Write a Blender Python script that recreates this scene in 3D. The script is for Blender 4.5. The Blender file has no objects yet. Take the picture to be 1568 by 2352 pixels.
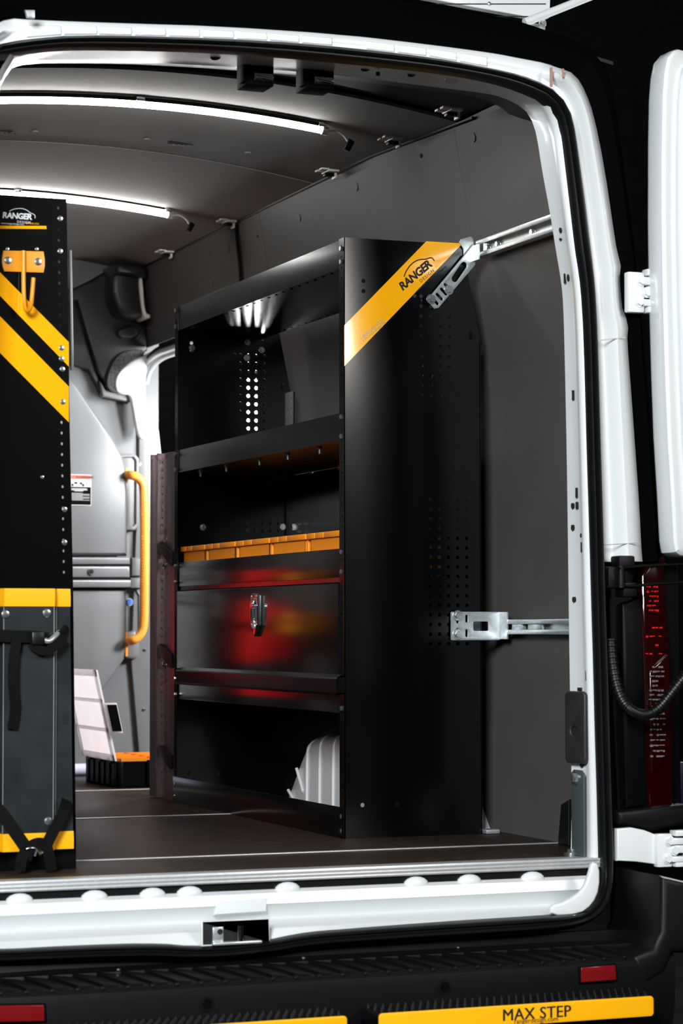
import bpy, bmesh, math, random
from mathutils import Vector, Matrix
random.seed(7)
sc = bpy.context.scene
COL = sc.collection
V = Vector

# ------------------------------------------------------------------ camera
# van frame: x to the kerb side, y into the van, z up; load floor is z=0
CAM = V((-2.231, -5.6157, 0.5236)); FPX = 5501.4
YAW, PITCH, ROLL = 0.3769, 0.0492, -0.0012
cf = V((math.sin(YAW)*math.cos(PITCH), math.cos(YAW)*math.cos(PITCH), math.sin(PITCH)))
r0 = V((math.cos(YAW), -math.sin(YAW), 0)); u0 = r0.cross(cf)
cr = math.cos(ROLL)*r0 + math.sin(ROLL)*u0
cu = -math.sin(ROLL)*r0 + math.cos(ROLL)*u0
cd = bpy.data.cameras.new('camera'); cam = bpy.data.objects.new('camera', cd); COL.objects.link(cam)
cam.matrix_world = Matrix(((cr.x, cu.x, -cf.x, CAM.x), (cr.y, cu.y, -cf.y, CAM.y), (cr.z, cu.z, -cf.z, CAM.z), (0, 0, 0, 1)))
cd.sensor_fit = 'VERTICAL'; cd.sensor_height = 36.0; cd.sensor_width = 24.0
cd.lens = FPX/2352*36.0; cd.clip_start = 0.1; cd.clip_end = 100
cd.dof.use_dof = True; cd.dof.focus_distance = 6.35; cd.dof.aperture_fstop = 5.6
sc.camera = cam

# ------------------------------------------------------------------ world and lights
w = bpy.data.worlds.new('world'); sc.world = w; w.use_nodes = True
w.node_tree.nodes['Background'].inputs[0].default_value = (0.55, 0.62, 0.68, 1)
w.node_tree.nodes['Background'].inputs[1].default_value = 0.012

def area(name, loc, target, sx, sy, power, col=(1, 1, 1)):
    l = bpy.data.lights.new(name, 'AREA'); l.shape = 'RECTANGLE'; l.size = sx; l.size_y = sy
    l.energy = power; l.color = col
    o = bpy.data.objects.new(name, l); COL.objects.link(o); o.location = loc
    o.rotation_euler = (V(target) - V(loc)).to_track_quat('-Z', 'Y').to_euler()
    return o
area('softbox_behind_right', (1.68, -4.6, 2.32), (0.0, 0, 1.0), 0.95, 1.15, 80, (1.0, 0.95, 0.9))
area('softbox_behind_left', (-3.75, -6.2, 2.5), (0.0, -0.4, 0.7), 1.5, 1.5, 640, (0.93, 0.97, 1.0))
area('softbox_at_side_door', (2.6, 0.9, 1.9), (0.2, 2.95, 0.9), 0.7, 0.7, 250, (0.97, 0.98, 1.0))

vs = sc.view_settings
vs.view_transform = 'Standard'; vs.look = 'None'; vs.gamma = 1.0; vs.exposure = 0.0
vs.use_curve_mapping = False

# ------------------------------------------------------------------ materials
def srgb(r, g, b):
    f = lambda c: (c/255/12.92) if c/255 <= 0.04045 else ((c/255+0.055)/1.055)**2.4
    return (f(r), f(g), f(b))
def mat(name, col, rough=0.5, metal=0.0, spec=0.5, coat=0.0, noise=None, bump=None, emit=None, trans=0.0, colvar=0.0, coatr=.08):
    m = bpy.data.materials.new(name); m.use_nodes = True
    nt = m.node_tree; b = nt.nodes['Principled BSDF']
    b.inputs['Base Color'].default_value = (*col, 1)
    b.inputs['Roughness'].default_value = rough
    b.inputs['Metallic'].default_value = metal
    b.inputs['Specular IOR Level'].default_value = spec
    b.inputs['Coat Weight'].default_value = coat
    b.inputs['Coat Roughness'].default_value = coatr
    b.inputs['Transmission Weight'].default_value = trans
    if emit:
        b.inputs['Emission Color'].default_value = (*emit[0], 1); b.inputs['Emission Strength'].default_value = emit[1]
    if noise or bump or colvar:
        tc = nt.nodes.new('ShaderNodeTexCoord'); n = nt.nodes.new('ShaderNodeTexNoise')
        n.inputs['Scale'].default_value = noise or 60; n.inputs['Detail'].default_value = 4
        nt.links.new(tc.outputs['Object'], n.inputs['Vector'])
        if colvar:
            mx = nt.nodes.new('ShaderNodeMix'); mx.data_type = 'RGBA'
            mx.inputs[6].default_value = (*[c*(1-colvar) for c in col], 1)
            mx.inputs[7].default_value = (*[min(1, c*(1+colvar)) for c in col], 1)
            rp = nt.nodes.new('ShaderNodeValToRGB'); rp.color_ramp.elements[0].position = .35; rp.color_ramp.elements[1].position = .65
            nt.links.new(n.outputs['Fac'], rp.inputs[0]); nt.links.new(rp.outputs[0], mx.inputs[0])
            nt.links.new(mx.outputs[2], b.inputs['Base Color'])
        if bump:
            bp = nt.nodes.new('ShaderNodeBump'); bp.inputs['Strength'].default_value = bump; bp.inputs['Distance'].default_value = 0.002
            nt.links.new(n.outputs['Fac'], bp.inputs['Height']); nt.links.new(bp.outputs[0], b.inputs['Normal'])
    return m
M = dict(
    black=mat('black_powder_coat', (.0014, .0017, .0018), .17, spec=.5),
    tray=mat('lightened_black_tray_paint', (.009, .0098, .0096), .25, spec=.6),  # same black paint, lightened to stand in for ambient reflections on the lips
    drawer=mat('dark_drawer_paint', (.004, .003, .003), .16, spec=1.0, coat=.8, coatr=.15),
    wall=mat('grey_wall_liner', (.078, .073, .069), .55, spec=.2, noise=5, bump=.05, colvar=.05),
    ceil=mat('grey_felt_liner', (.20, .186, .176), .85, noise=420, bump=.35, colvar=.16),
    ceildark=mat('dark_headliner', (.030, .031, .031), .6),
    floor=mat('brown_coated_ply', (.034, .0235, .0175), .42, spec=.12, noise=26, bump=.08, colvar=.18),
    alu=mat('aluminium', (.66, .67, .68), .34, metal=.55, noise=90, colvar=.06),
    galv=mat('galvanised_steel', (.60, .64, .65), .36, metal=.75, noise=70, colvar=.10),
    zinc=mat('zinc_bolt', (.68, .71, .73), .22, metal=.95),
    chrome=mat('polished_steel', (.86, .85, .85), .09, metal=1.0),
    white=mat('white_body_paint', (.70, .725, .73), .22, spec=.5, coat=.5, noise=2, colvar=.015),
    whiteclip=mat('white_plastic', (.78, .74, .71), .4),
    rubber=mat('black_rubber', (.0028, .003, .003), .4, spec=.3),
    plastic=mat('black_bumper_plastic', (.0016, .0019, .002), .5, spec=.22),
    bodyblack=mat('matte_black_body', (.0016, .0019, .0021), .8, spec=0.0),
    gloss=mat('black_body_paint', (.0013, .0016, .0018), .45, spec=.08),
    bulk=mat('grey_moulded_plastic', (.155, .16, .164), .34, noise=350, bump=.08, colvar=.05),
    bulkdark=mat('black_moulded_plastic', (.009, .009, .0095), .42, noise=300, bump=.08),
    speck=mat('speckled_carpet', (.03, .029, .028), .85, noise=170, bump=.5, colvar=.8),
    yellow=mat('yellow_decal', srgb(247, 172, 12), .14, spec=.5, coat=1.0),
    yellowp=mat('yellow_plastic', srgb(246, 176, 10), .35),
    yellowh=mat('amber_powder_coat', srgb(228, 146, 10), .35),
    orange=mat('orange_bin_plastic', srgb(255, 150, 24), .34),
    orangeh=mat('orange_handle_coat', srgb(248, 158, 62), .4),
    amber=mat('orange_case_tray', srgb(255, 142, 30), .4),
    red=mat('red_tool_case', (.86, .012, .014), .4),
    redlens=mat('red_lens', (.012, .0003, .0004), .12, coat=.6),
    redbright=mat('red_reflector_facet', (.55, .012, .008), .15),
    clearlens=mat('clear_lens_facet', (.62, .60, .60), .12, metal=.8),
    redrefl=mat('red_reflector', (.16, .004, .006), .25, coat=.3),
    greyrack=mat('dark_grey_sheet', (.032, .038, .042), .24, metal=.35, noise=8, colvar=.25),
    fold=mat('scuffed_fold_edge', (.30, .31, .30), .35, metal=.3),
    strap=mat('black_webbing', (.0015, .0015, .0015), .7, spec=.12),
    darkvoid=mat('dark_hole', (.003, .003, .003), .8),
    arch=mat('grey_painted_steel', (.70, .685, .69), .28, coat=.3),
    text=mat('black_print', (.01, .01, .01), .5),
    silver=mat('silver_print', (.62, .64, .66), .4),
    sticker=mat('black_sticker', (.0016, .0018, .002), .17),
    paper=mat('white_sticker', (.80, .78, .77), .5),
    warn=mat('red_sticker', (.75, .16, .13), .5),
    led=mat('led_tube', (.9, .9, .9), .4, emit=((1.0, .985, .96), 50.0)),
    lamp=mat('work_light_diffuser', (.9, .9, .9), .4, emit=((.97, .985, 1.0), 110.0)),
    wing=mat('graphite_panel', (.33, .26, .26), .3, metal=.8),
    clear=mat('frosted_clear_plastic', (.72, .70, .71), .38, noise=14, colvar=.12),
    block=mat('dark_block_wall', (.008, .009, .0085), .9, spec=.05, noise=20, bump=.3, colvar=.2),
    concrete=mat('garage_concrete', (.004, .004, .004), .9, spec=.02, noise=6, colvar=.2),
    lav=mat('lavender_plastic', (.60, .60, .80), .4),
    navy=mat('dark_blue_plastic', (.010, .008, .05), .4),
    blue=mat('blue_knob', (.12, .25, .70), .3),
    rust=mat('rusty_sealant', (.32, .17, .13), .7),
    steelstrap=mat('grey_green_steel', (.10, .125, .13), .4, metal=.4),
    greybrown=mat('taupe_plastic_cover', (.017, .016, .0145), .5),
)

def translucent(m, col, f):
    nt = m.node_tree; out = nt.nodes['Material Output']; b = nt.nodes['Principled BSDF']
    t = nt.nodes.new('ShaderNodeBsdfTranslucent'); t.inputs[0].default_value = (*col, 1)
    x = nt.nodes.new('ShaderNodeMixShader'); x.inputs[0].default_value = f
    nt.links.new(b.outputs[0], x.inputs[1]); nt.links.new(t.outputs[0], x.inputs[2]); nt.links.new(x.outputs[0], out.inputs[0])
translucent(M['clear'], (.95, .93, .94), .65)

# ------------------------------------------------------------------ helpers
def at(px, py, ax, v):
    """pixel of the 1568x2352 photograph -> point on the real plane ax = v"""
    d = cr*((px-784)/FPX) - cu*((py-1176)/FPX) + cf
    i = 'xyz'.index(ax)
    return CAM + d*((v-CAM[i])/d[i])
def PY(pts, y): return [(p.x, p.z) for p in (at(a, b, 'y', y) for a, b in pts)]
def PX(pts, x): return [(p.y, p.z) for p in (at(a, b, 'x', x) for a, b in pts)]
def PZ(pts, z): return [(p.x, p.y) for p in (at(a, b, 'z', z) for a, b in pts)]
def fy(y): return lambda u, v, w: (u, y-w, v)      # plate on plane y, proud towards the rear doors
def fx(x): return lambda u, v, w: (x-w, u, v)      # plate on plane x, proud towards the aisle
def fz(z): return lambda u, v, w: (u, v, z+w)

def link(o, parent=None):
    COL.objects.link(o)
    if parent is not None:
        o.parent = parent
        o.matrix_parent_inverse = Matrix.Translation(-parent.location)
    return o
def thing(name, loc, label, cat, group=None, kind=None):
    o = bpy.data.objects.new(name, None); o.location = loc; o.empty_display_size = .05; COL.objects.link(o)
    tag(o, label, cat, group, kind); return o
def tag(o, label=None, cat=None, group=None, kind=None):
    if label: o['label'] = label
    if cat: o['category'] = cat
    if group: o['group'] = group
    if kind: o['kind'] = kind
    return o
def obj(name, me, m, parent=None, smooth=30):
    """mesh in world coordinates -> object with its origin at the mesh centre"""
    if smooth: me.shade_smooth(); me.set_sharp_from_angle(angle=math.radians(smooth))
    co = [v.co for v in me.vertices]
    c = V([(min(p[i] for p in co)+max(p[i] for p in co))/2 for i in range(3)])
    if parent is None: c.z = min(p.z for p in co)
    me.transform(Matrix.Translation(-c))
    if m is not None:
        me.materials.clear(); me.materials.append(M[m] if isinstance(m, str) else m)
    o = bpy.data.objects.new(name, me); o.location = c
    return link(o, parent)
def frombm(bm, name='mesh'):
    bmesh.ops.recalc_face_normals(bm, faces=bm.faces)
    me = bpy.data.meshes.new(name); bm.to_mesh(me); bm.free(); return me
def boxm(bm, a, b, bev=0, mtx=None):
    a, b = V(a), V(b); c = (a+b)/2; s = b-a
    r = bmesh.ops.create_cube(bm, size=1, matrix=Matrix.Translation(c) @ Matrix.Diagonal((abs(s.x), abs(s.y), abs(s.z), 1)))
    vs_ = r['verts']
    if bev:
        es = list({e for v in vs_ for e in v.link_edges})
        rb = bmesh.ops.bevel(bm, geom=es, offset=bev, segments=2, affect='EDGES', profile=.5)
        vs_ = list({v for f in rb['faces'] for v in f.verts})
    if mtx is not None: bmesh.ops.transform(bm, matrix=mtx, verts=vs_)
def box(name, a, b, m, parent=None, bev=0.0, mtx=None):
    bm = bmesh.new(); boxm(bm, a, b, bev, mtx); return obj(name, frombm(bm), m, parent)
def boxes(name, lst, m, parent=None, bev=0.0):
    bm = bmesh.new()
    for a, b in lst: boxm(bm, a, b, bev)
    return obj(name, frombm(bm), m, parent)
def platemesh(outline, holes, fn, th, bev=0.0, w0=0.0):
    c = bpy.data.curves.new('plate', 'CURVE'); c.dimensions = '2D'; c.fill_mode = 'BOTH'
    c.extrude = max(th/2-bev, 1e-5); c.bevel_depth = bev; c.bevel_resolution = 2; c.offset = -bev
    for pl in [outline]+list(holes):
        s = c.splines.new('POLY'); s.points.add(len(pl)-1)
        for i, p in enumerate(pl): s.points[i].co = (p[0], p[1], 0, 1)
        s.use_cyclic_u = True
    o = bpy.data.objects.new('plate', c); me = bpy.data.meshes.new_from_object(o)
    bpy.data.objects.remove(o); bpy.data.curves.remove(c)
    for v in me.vertices: v.co = fn(v.co.x, v.co.y, v.co.z+th/2+w0)
    bm = bmesh.new(); bm.from_mesh(me); bmesh.ops.remove_doubles(bm, verts=bm.verts, dist=1e-6)
    bmesh.ops.recalc_face_normals(bm, faces=bm.faces); bm.to_mesh(me); bm.free()
    return me
def plate(name, outline, fn, th, m, parent=None, holes=(), bev=0.0, w0=0.0):
    return obj(name, platemesh(outline, holes, fn, th, bev, w0), m, parent)
def circ(u, v, r, n=10, ry=None):
    return [(u+r*math.cos(2*math.pi*i/n), v+(ry or r)*math.sin(2*math.pi*i/n)) for i in range(n)]
def slot(u, v, du, dv, r, n=5):
    """stadium from (u-du,v-dv) to (u+du,v+dv)"""
    a = math.atan2(dv, du); out = []
    for k, s in ((1, -math.pi/2), (-1, math.pi/2)):
        for i in range(n+1):
            t = a+s+math.pi*i/n; out.append((u+k*du+r*math.cos(t), v+k*dv+r*math.sin(t)))
    return out
def rrect(u0, v0, u1, v1, r, n=4):
    out = []
    for cx, cy, s in ((u1-r, v1-r, 0), (u0+r, v1-r, 90), (u0+r, v0+r, 180), (u1-r, v0+r, 270)):
        for i in range(n+1):
            t = math.radians(s+90*i/n); out.append((cx+r*math.cos(t), cy+r*math.sin(t)))
    return out
def loftmesh(rings, closed=False):
    bm = bmesh.new(); rows = [[bm.verts.new(p) for p in r] for r in rings]
    n = len(rows[0])
    for a, b in zip(rows, rows[1:]):
        for i in range(n if closed else n-1):
            j = (i+1) % n
            try: bm.faces.new((a[i], a[j], b[j], b[i]))
            except ValueError: pass
    return frombm(bm)
def resample(pts, n):
    pts = [V(p) for p in pts]; d = [0]
    for a, b in zip(pts, pts[1:]): d.append(d[-1]+(b-a).length)
    out = []; k = 0
    for i in range(n):
        t = d[-1]*i/(n-1)
        while k < len(pts)-2 and d[k+1] < t: k += 1
        f = 0 if d[k+1] == d[k] else (t-d[k])/(d[k+1]-d[k])
        out.append(pts[k].lerp(pts[k+1], min(max(f, 0), 1)))
    return out
def smooth(pts, k=2, closed=False):
    pts = [V(p) for p in pts]
    for _ in range(k):
        q = [] if closed else [pts[0]]
        m = len(pts)
        for i in range(m if closed else m-1):
            a, b = pts[i], pts[(i+1) % m]
            q += [a.lerp(b, .25), a.lerp(b, .75)]
        if not closed: q.append(pts[-1])
        pts = q
    return pts
def tubemesh(pts, r, n=10, cap=True, rfn=None, flat=None, up=None):
    """sweep a circle (or a flat ribbon: flat=(half width, half thickness)) along pts"""
    pts = [V(p) for p in pts]; rings = []; bm = bmesh.new()
    t0 = (pts[1]-pts[0]).normalized()
    ref = V(up) if up is not None else (V((0, 0, 1)) if abs(t0.z) < .9 else V((1, 0, 0)))
    nrm = (ref-t0*ref.dot(t0)).normalized()
    for i, p in enumerate(pts):
        t = (pts[min(i+1, len(pts)-1)]-pts[max(i-1, 0)]).normalized()
        nrm = ((ref if up is not None else nrm)); nrm = (nrm-t*nrm.dot(t)).normalized(); bn = t.cross(nrm)
        if flat:
            a, b = flat; q = [(-a, -b), (a, -b), (a, b), (-a, b)]
            rings.append([bm.verts.new(p+bn*x+nrm*y) for x, y in q])
        else:
            rr = rfn(i/(len(pts)-1)) if rfn else r
            rings.append([bm.verts.new(p+(nrm*math.cos(2*math.pi*k/n)+bn*math.sin(2*math.pi*k/n))*rr) for k in range(n)])
    for a, b in zip(rings, rings[1:]):
        m = len(a)
        for k in range(m): bm.faces.new((a[k], a[(k+1) % m], b[(k+1) % m], b[k]))
    if cap: bm.faces.new(rings[0]); bm.faces.new(rings[-1])
    return frombm(bm)
def tube(name, pts, r, m, parent=None, n=10, **k): return obj(name, tubemesh(pts, r, n, **k), m, parent, smooth=50)
def cyl(name, p, d, r, h, m, parent=None, n=16):
    p = V(p); return tube(name, [p, p+V(d).normalized()*h], r, m, parent, n)
def frame_of(d):
    return V(d).normalized().to_track_quat('Z', 'Y').to_matrix().to_4x4()
_bolt = {}
def boltmesh(r, kind):
    key = (round(r, 5), kind)
    if key in _bolt: return _bolt[key]
    bm = bmesh.new()
    prof = {'hex': [(6, r, 0, .75*r, .92)], 'washer': [(14, 1.55*r, 0, .25*r, .95), (6, r, .25*r, 1.0*r, .9)],
            'dome': [(12, r, 0, .3*r, .9), (12, .82*r, .3*r, .62*r, .5)],
            'stud': [(6, r, 0, .9*r, .95), (10, .5*r, .9*r, 2.6*r, .9)]}[kind]
    for n, rr, z0, z1, tp in prof:
        a = [bm.verts.new((rr*math.cos(2*math.pi*i/n), rr*math.sin(2*math.pi*i/n), z0)) for i in range(n)]
        b = [bm.verts.new((rr*math.cos(2*math.pi*i/n), rr*math.sin(2*math.pi*i/n), z0+(z1-z0)*.75)) for i in range(n)]
        c = [bm.verts.new((rr*tp*math.cos(2*math.pi*i/n), rr*tp*math.sin(2*math.pi*i/n), z1)) for i in range(n)]
        for i in range(n):
            j = (i+1) % n; bm.faces.new((a[i], a[j], b[j], b[i])); bm.faces.new((b[i], b[j], c[j], c[i]))
        bm.faces.new(c); bm.faces.new(a)
    me = frombm(bm, 'bolt_'+kind); me.materials.append(M['zinc']); me.shade_smooth(); me.set_sharp_from_angle(angle=.6)
    _bolt[key] = me; return me
def bolt(p, d, r, parent, kind='washer', name='bolt'):
    o = bpy.data.objects.new(name, boltmesh(r, kind)); link(o, parent)
    q = V(d).normalized().to_track_quat('Z', 'Y'); o.location = p; o.rotation_euler = q.to_euler()
    return o
def text(name, body, size, m, parent, origin, udir, vdir, th=.0006, bold=0.0, shear=0.0, align='LEFT', space=1.0):
    c = bpy.data.curves.new('text', 'FONT'); c.body = body; c.size = size; c.extrude = th/2; c.offset = bold; c.shear = shear
    c.align_x = align; c.space_character = space; c.resolution_u = 3
    o = bpy.data.objects.new('text', c); me = bpy.data.meshes.new_from_object(o)
    bpy.data.objects.remove(o); bpy.data.curves.remove(c)
    u, v = V(udir).normalized(), V(vdir).normalized(); n = u.cross(v); O = V(origin)
    for q in me.vertices: q.co = O+u*q.co.x+v*q.co.y+n*q.co.z
    return obj(name, me, m, parent, smooth=0)
def logo(parent, O, u, v, s, m, sub=True):
    """wordmark with a car outline swoosh; s = cap height"""
    u, v = V(u).normalized(), V(v).normalized(); n = u.cross(v)
    text('lettering', 'RANGER', s*1.42, m, parent, O, u, v, bold=s*.055, shear=.12, space=.93)
    text('lettering', 'DESIGN', s*.60, m, parent, O+u*s*2.65-v*s*.75, u, v, space=1.25)
    arc = [(1.3, 1.25), (2.0, 1.62), (3.0, 1.86), (4.0, 1.80), (4.7, 1.45), (5.1, 1.12), (5.6, 1.0), (5.95, .75), (5.9, .25)]
    tube('swoosh', smooth([V(O)+u*a*s+v*b*s+n*.0003 for a, b in arc], 2), s*.07, m, parent, n=6)

def soft(px, k=2): return [(p.x, p.y) for p in smooth([V((a, b, 0)) for a, b in px], k, True)]
def ring_px(lst, y):
    return [at(p[0], p[1], 'y', p[2] if len(p) > 2 else y) for p in lst]
CX = -0.40
def mirror(pts): return [V((2*CX-p.x, p.y, p.z)) for p in pts]

# ================================================================== SETTING
def ceil_z(x, y): return 1.916+.024*min(max((y-.05)/.6, -1.2), 1)-.12*(x-CX)**2
WP = [(-.02, .452), (.3, .458), (.7, .464), (1.1, .452), (1.3, .432), (1.5, .405), (1.7, .37), (1.86, .342), (1.93, .33)]
def wall_x(z):
    for (z0, x0), (z1, x1) in zip(WP, WP[1:]):
        if z <= z1: return x0+(x1-x0)*(z-z0)/(z1-z0)
    return WP[-1][1]
# floor -------------------------------------------------------------
fl = tag(box('floor', (-1.24, -.66, -.05), (.46, 3.2, -.012), 'plastic'), 'dark load floor of the van', 'floor', kind='structure')
for a, b in ((-.66, -.312), (-.304, .875), (.885, 1.98), (1.99, 3.2)):
    box('floor_panel', (-1.24, a, -.012), (.455, b, 0), 'floor', fl, .001)
for y in (-.31, .88, 1.985):
    box('seam_strip', (-1.22, y-.009, 0), (.44, y+.009, .0022), 'alu', fl, .0008)
# ceiling -----------------------------------------------------------
def ceil_strip(name, ya, yb, m, parent, dz=0, ny=10, x0=-1.13, x1=.345):
    rings = []
    for sgn, t in ((0, 0), (1, .006)):
        pass
    def ring(y, off): return [V((x0+(x1-x0)*i/28, y, ceil_z(x0+(x1-x0)*i/28, y)+off+dz)) for i in range(29)]
    rs = [ring(ya+(yb-ya)*k/ny, 0) for k in range(ny+1)]
    rs = [ring(ya, .008)]+rs+[ring(yb, .008)]
    return obj(name, loftmesh(rs), m, parent, smooth=40)
ce = tag(ceil_strip('ceiling', -.66, 3.3, 'darkvoid', None, dz=.045, x0=-1.2, x1=.42), 'roof skin above the grey felt liner', 'ceiling', kind='structure')
ceil_strip('headliner_panel', -.44, .035, 'ceildark', ce, dz=.014)
ceil_strip('liner_panel', .05, 1.10, 'ceil', ce)
ceil_strip('liner_panel', 1.102, 3.05, 'ceil', ce, dz=-.003)
def on_ceiling(px, py):
    z = 1.93
    for _ in range(6):
        p = at(px, py, 'z', z); z = ceil_z(p.x, p.y)
    p.z = z; return p
for px, py, lx, ly in ((415, 330, .075, .022), (8, 301, .05, .02)):
    p = on_ceiling(px, py)
    s_ = box('liner_slot', (p.x-lx/2, p.y-ly/2, p.z-.003), (p.x+lx/2, p.y+ly/2, p.z+.004), 'darkvoid', ce, .001)
    for k in range(4):
        box('slot_tooth', (p.x-lx/2+.012+k*.015, p.y-ly/3, p.z-.006), (p.x-lx/2+.02+k*.015, p.y+ly/3, p.z-.003), 'ceildark', s_)
for px, py in ((80, 301), (337, 319), (570, 350), (228, 546)):
    p = on_ceiling(px, py); cyl('push_plug', (p.x, p.y, p.z-.004), (0, 0, 1), .011, .006, 'ceil', ce)
# right wall ----------------------------------------------------------
def wall_piece(name, ya, yb, za, zb, m, parent, off=0.0, th=.006):
    zs = [za+(zb-za)*i/22 for i in range(23)]
    prof = [(wall_x(z)+off, z) for z in zs]+[(wall_x(z)+off+th, z) for z in reversed(zs)]
    bm = bmesh.new()
    A = [bm.verts.new((x, ya, z)) for x, z in prof]; B = [bm.verts.new((x, yb, z)) for x, z in prof]
    n = len(prof)
    for i in range(n): bm.faces.new((A[i], A[(i+1) % n], B[(i+1) % n], B[i]))
    for i in range(22):
        for R_ in (A, B): bm.faces.new((R_[i], R_[i+1], R_[n-2-i], R_[n-1-i]))
    return obj(name, frombm(bm), m, parent, smooth=40)
wr = tag(wall_piece('wall_right', -.46, 1.60, -.02, 1.93, 'darkvoid', None, off=.02, th=.03), 'kerb side wall of the van behind the shelving', 'wall', kind='structure')
wall_piece('wall_panel', -.45, .0840, 0, 1.852, 'wall', wr)
wall_piece('wall_panel', .085, 1.157, 0, 1.866, 'wall', wr)
wall_piece('wall_panel', 1.158, 1.60, 0, 1.874, 'wall', wr)
wall_piece('wall_panel', 1.602, 3.0, 1.585, 1.874, 'wall', wr)
def on_wall(px, py):
    x = .4
    for _ in range(8):
        p = at(px, py, 'x', x); x = wall_x(p.z)
    return at(px, py, 'x', x)
for px, py, r in ((1087, 316, .013), (818, 429, .013), (687, 500, .012), (525, 570, .012), (481, 583, .012), (967, 358, .006), (592, 543, .005), (402, 660, .012), (487, 650, .012), (482, 673, .012), (344, 757, .011)):
    p = on_wall(px, py); cyl('push_plug', (p.x-.002, p.y, p.z), (1, 0, .1), r, .004, 'wall' if r > .008 else 'darkvoid', wr)
# left wall (mostly outside the picture)
def lw():
    me = platemesh([(wall_x(z), z) for z in [i*.085 for i in range(23)]]+[(.55, 1.87), (.55, 0)], (), lambda u, v, w: (2*CX-u, -.45+w, v), 3.5)
    return me
tag(obj('wall_left', lw(), 'wall', None, 40), 'street side wall of the van', 'wall', kind='structure')
# garage ground and block wall behind ---------------------------------
tag(box('ground', (-8, -9, -.80), (12, 14, -.70), 'concrete'), 'dark concrete garage ground under the van', 'floor', kind='structure')
wb = tag(box('wall_back', (-3, 9.0, -.7), (9, 9.2, 5.2), 'block'), 'dark concrete block wall of the garage behind the van', 'wall', kind='structure')
bme = None
for r in range(25):
    for c in range(11):
        x = 2.2+c*.402+(.2 if r % 2 else 0); z = -.70+r*.202
        if bme is None:
            bb = box('block', (x, 8.985, z), (x+.392, 9.02, z+.193), 'block', wb, .004); bme = bb.data; b0 = bb.location.copy()
        else:
            o = bpy.data.objects.new('block', bme); o.location = (x+.196, b0.y, z+.0965); link(o, wb)
tube('conduit', [(4.02, 8.95, -.6), (4.0, 8.95, 2.0), (3.9, 8.95, 2.6), (3.9, 8.95, 5)], .02, 'plastic', wb)

# ------------------------------------------------------------------ rear door frame
SI = [(0, 128), (100, 113), (175, 109), (400, 112), (600, 123), (784, 139), (984, 160), (1084, 175), (1159, 192), (1209, 210), (1249, 228), (1269, 248), (1284, 280), (1291, 320), (1304, 425), (1321, 575), (1332, 639), (1338, 717), (1343, 843), (1348, 1032), (1354, 1220), (1358, 1369), (1363, 1531), (1366, 1660), (1371, 1822), (1374, 1951), (1375, 2000), (1374, 2040, -.72), (1359, 2075, -.75), (1329, 2098, -.78), (1264, 2106, -.80), (1000, 2122, -.80), (784, 2137, -.80), (700, 2144, -.80), (615, 2160, -.80), (520, 2171, -.80), (450, 2174, -.80), (350, 2167, -.80), (175, 2173, -.80), (0, 2182, -.80)]
SO = [(0, 102), (50, 92), (175, 81), (400, 86), (600, 94), (784, 109), (984, 132), (1084, 150), (1159, 165), (1209, 178), (1259, 200), (1284, 220), (1304, 250), (1316, 290), (1326, 360), (1339, 450), (1351, 550), (1364, 654), (1370, 780), (1376, 1000), (1382, 1189), (1387, 1400), (1394, 1563), (1400, 1790), (1407, 1983), (1404, 2045, -.72), (1386, 2094, -.75), (1340, 2126, -.78), (1264, 2142, -.80), (1000, 2158, -.80), (784, 2172, -.80), (700, 2178, -.80), (600, 2196, -.80), (450, 2208, -.80), (300, 2203, -.80), (0, 2214, -.80)]
def ring(lst, y, n=190):
    P = ring_px(lst, y)
    right = [p for p in P if p.x > .268 and -.02 < p.z < 1.77]
    left = mirror(right); left.reverse()
    tl = [V((P[0].x-.03, P[0].y, P[0].z-.012))]
    bl = [V((P[-1].x-.06, P[-1].y, P[-1].z+.004))]
    return resample(smooth(P+bl+left+tl+[P[0]], 1), n)
seal = thing('door_seal', (CX, -.75, -.16), 'black ribbed rubber weatherstrip running around the rear door opening', 'seal')
ri, ro = ring(SI, -.70), ring(SO, -.70)
def mix(t, dy): return [a.lerp(b, t)+V((0, dy, 0)) for a, b in zip(ri, ro)]
obj('gasket', loftmesh([mix(-.06, .02), mix(-.01, -.006), mix(.08, -.018), mix(.20, -.022), mix(.30, -.014), mix(.38, -.014), mix(.46, -.026), mix(.6, -.03), mix(.72, -.024), mix(.8, -.012), mix(1.0, -.006), mix(1.04, .02)]), 'rubber', seal, 60)
# inner white flange: wall side edge A -> seal
A = [(0, 156), (100, 143), (350, 143), (500, 151), (650, 160), (784, 172), (984, 197), (1090, 210, -.46), (1129, 216, -.48), (1174, 232, -.52), (1204, 250, -.56), (1224, 280, -.60)]+[(a, b, -.62) for a, b in ((1234, 320), (1244, 390), (1264, 495), (1276, 575), (1290, 654), (1294, 717), (1297, 843), (1301, 1032), (1304, 1252), (1308, 1563), (1313, 1822), (1311, 1935), (1309, 2000))]
SIo = SI[:25]+[(1374, 1990), (1374, 2010)]
def half(lst, y):
    P = ring_px(lst, y); left = mirror([p for p in P if p.x > .268 and p.z < 1.77]); left.reverse()
    # run from the street side floor up, over and down the kerb side
    left.reverse(); left = list(reversed(left))
    return left+P
def openring(lst, y, n=150):
    P = ring_px(lst, y)
    left = mirror([p for p in P if p.x > .268 and p.z < 1.77])    # ordered top -> bottom
    left.reverse()                                                # bottom -> top
    return resample(smooth(left+P, 1), n)
ra, rs = openring(A, -.45), openring(SIo, -.70)
def mx2(t, d): return [a.lerp(b, t)+V((d*(-1 if a.x > CX else 1), d*-.6, 0)) for a, b in zip(ra, rs)]
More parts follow.
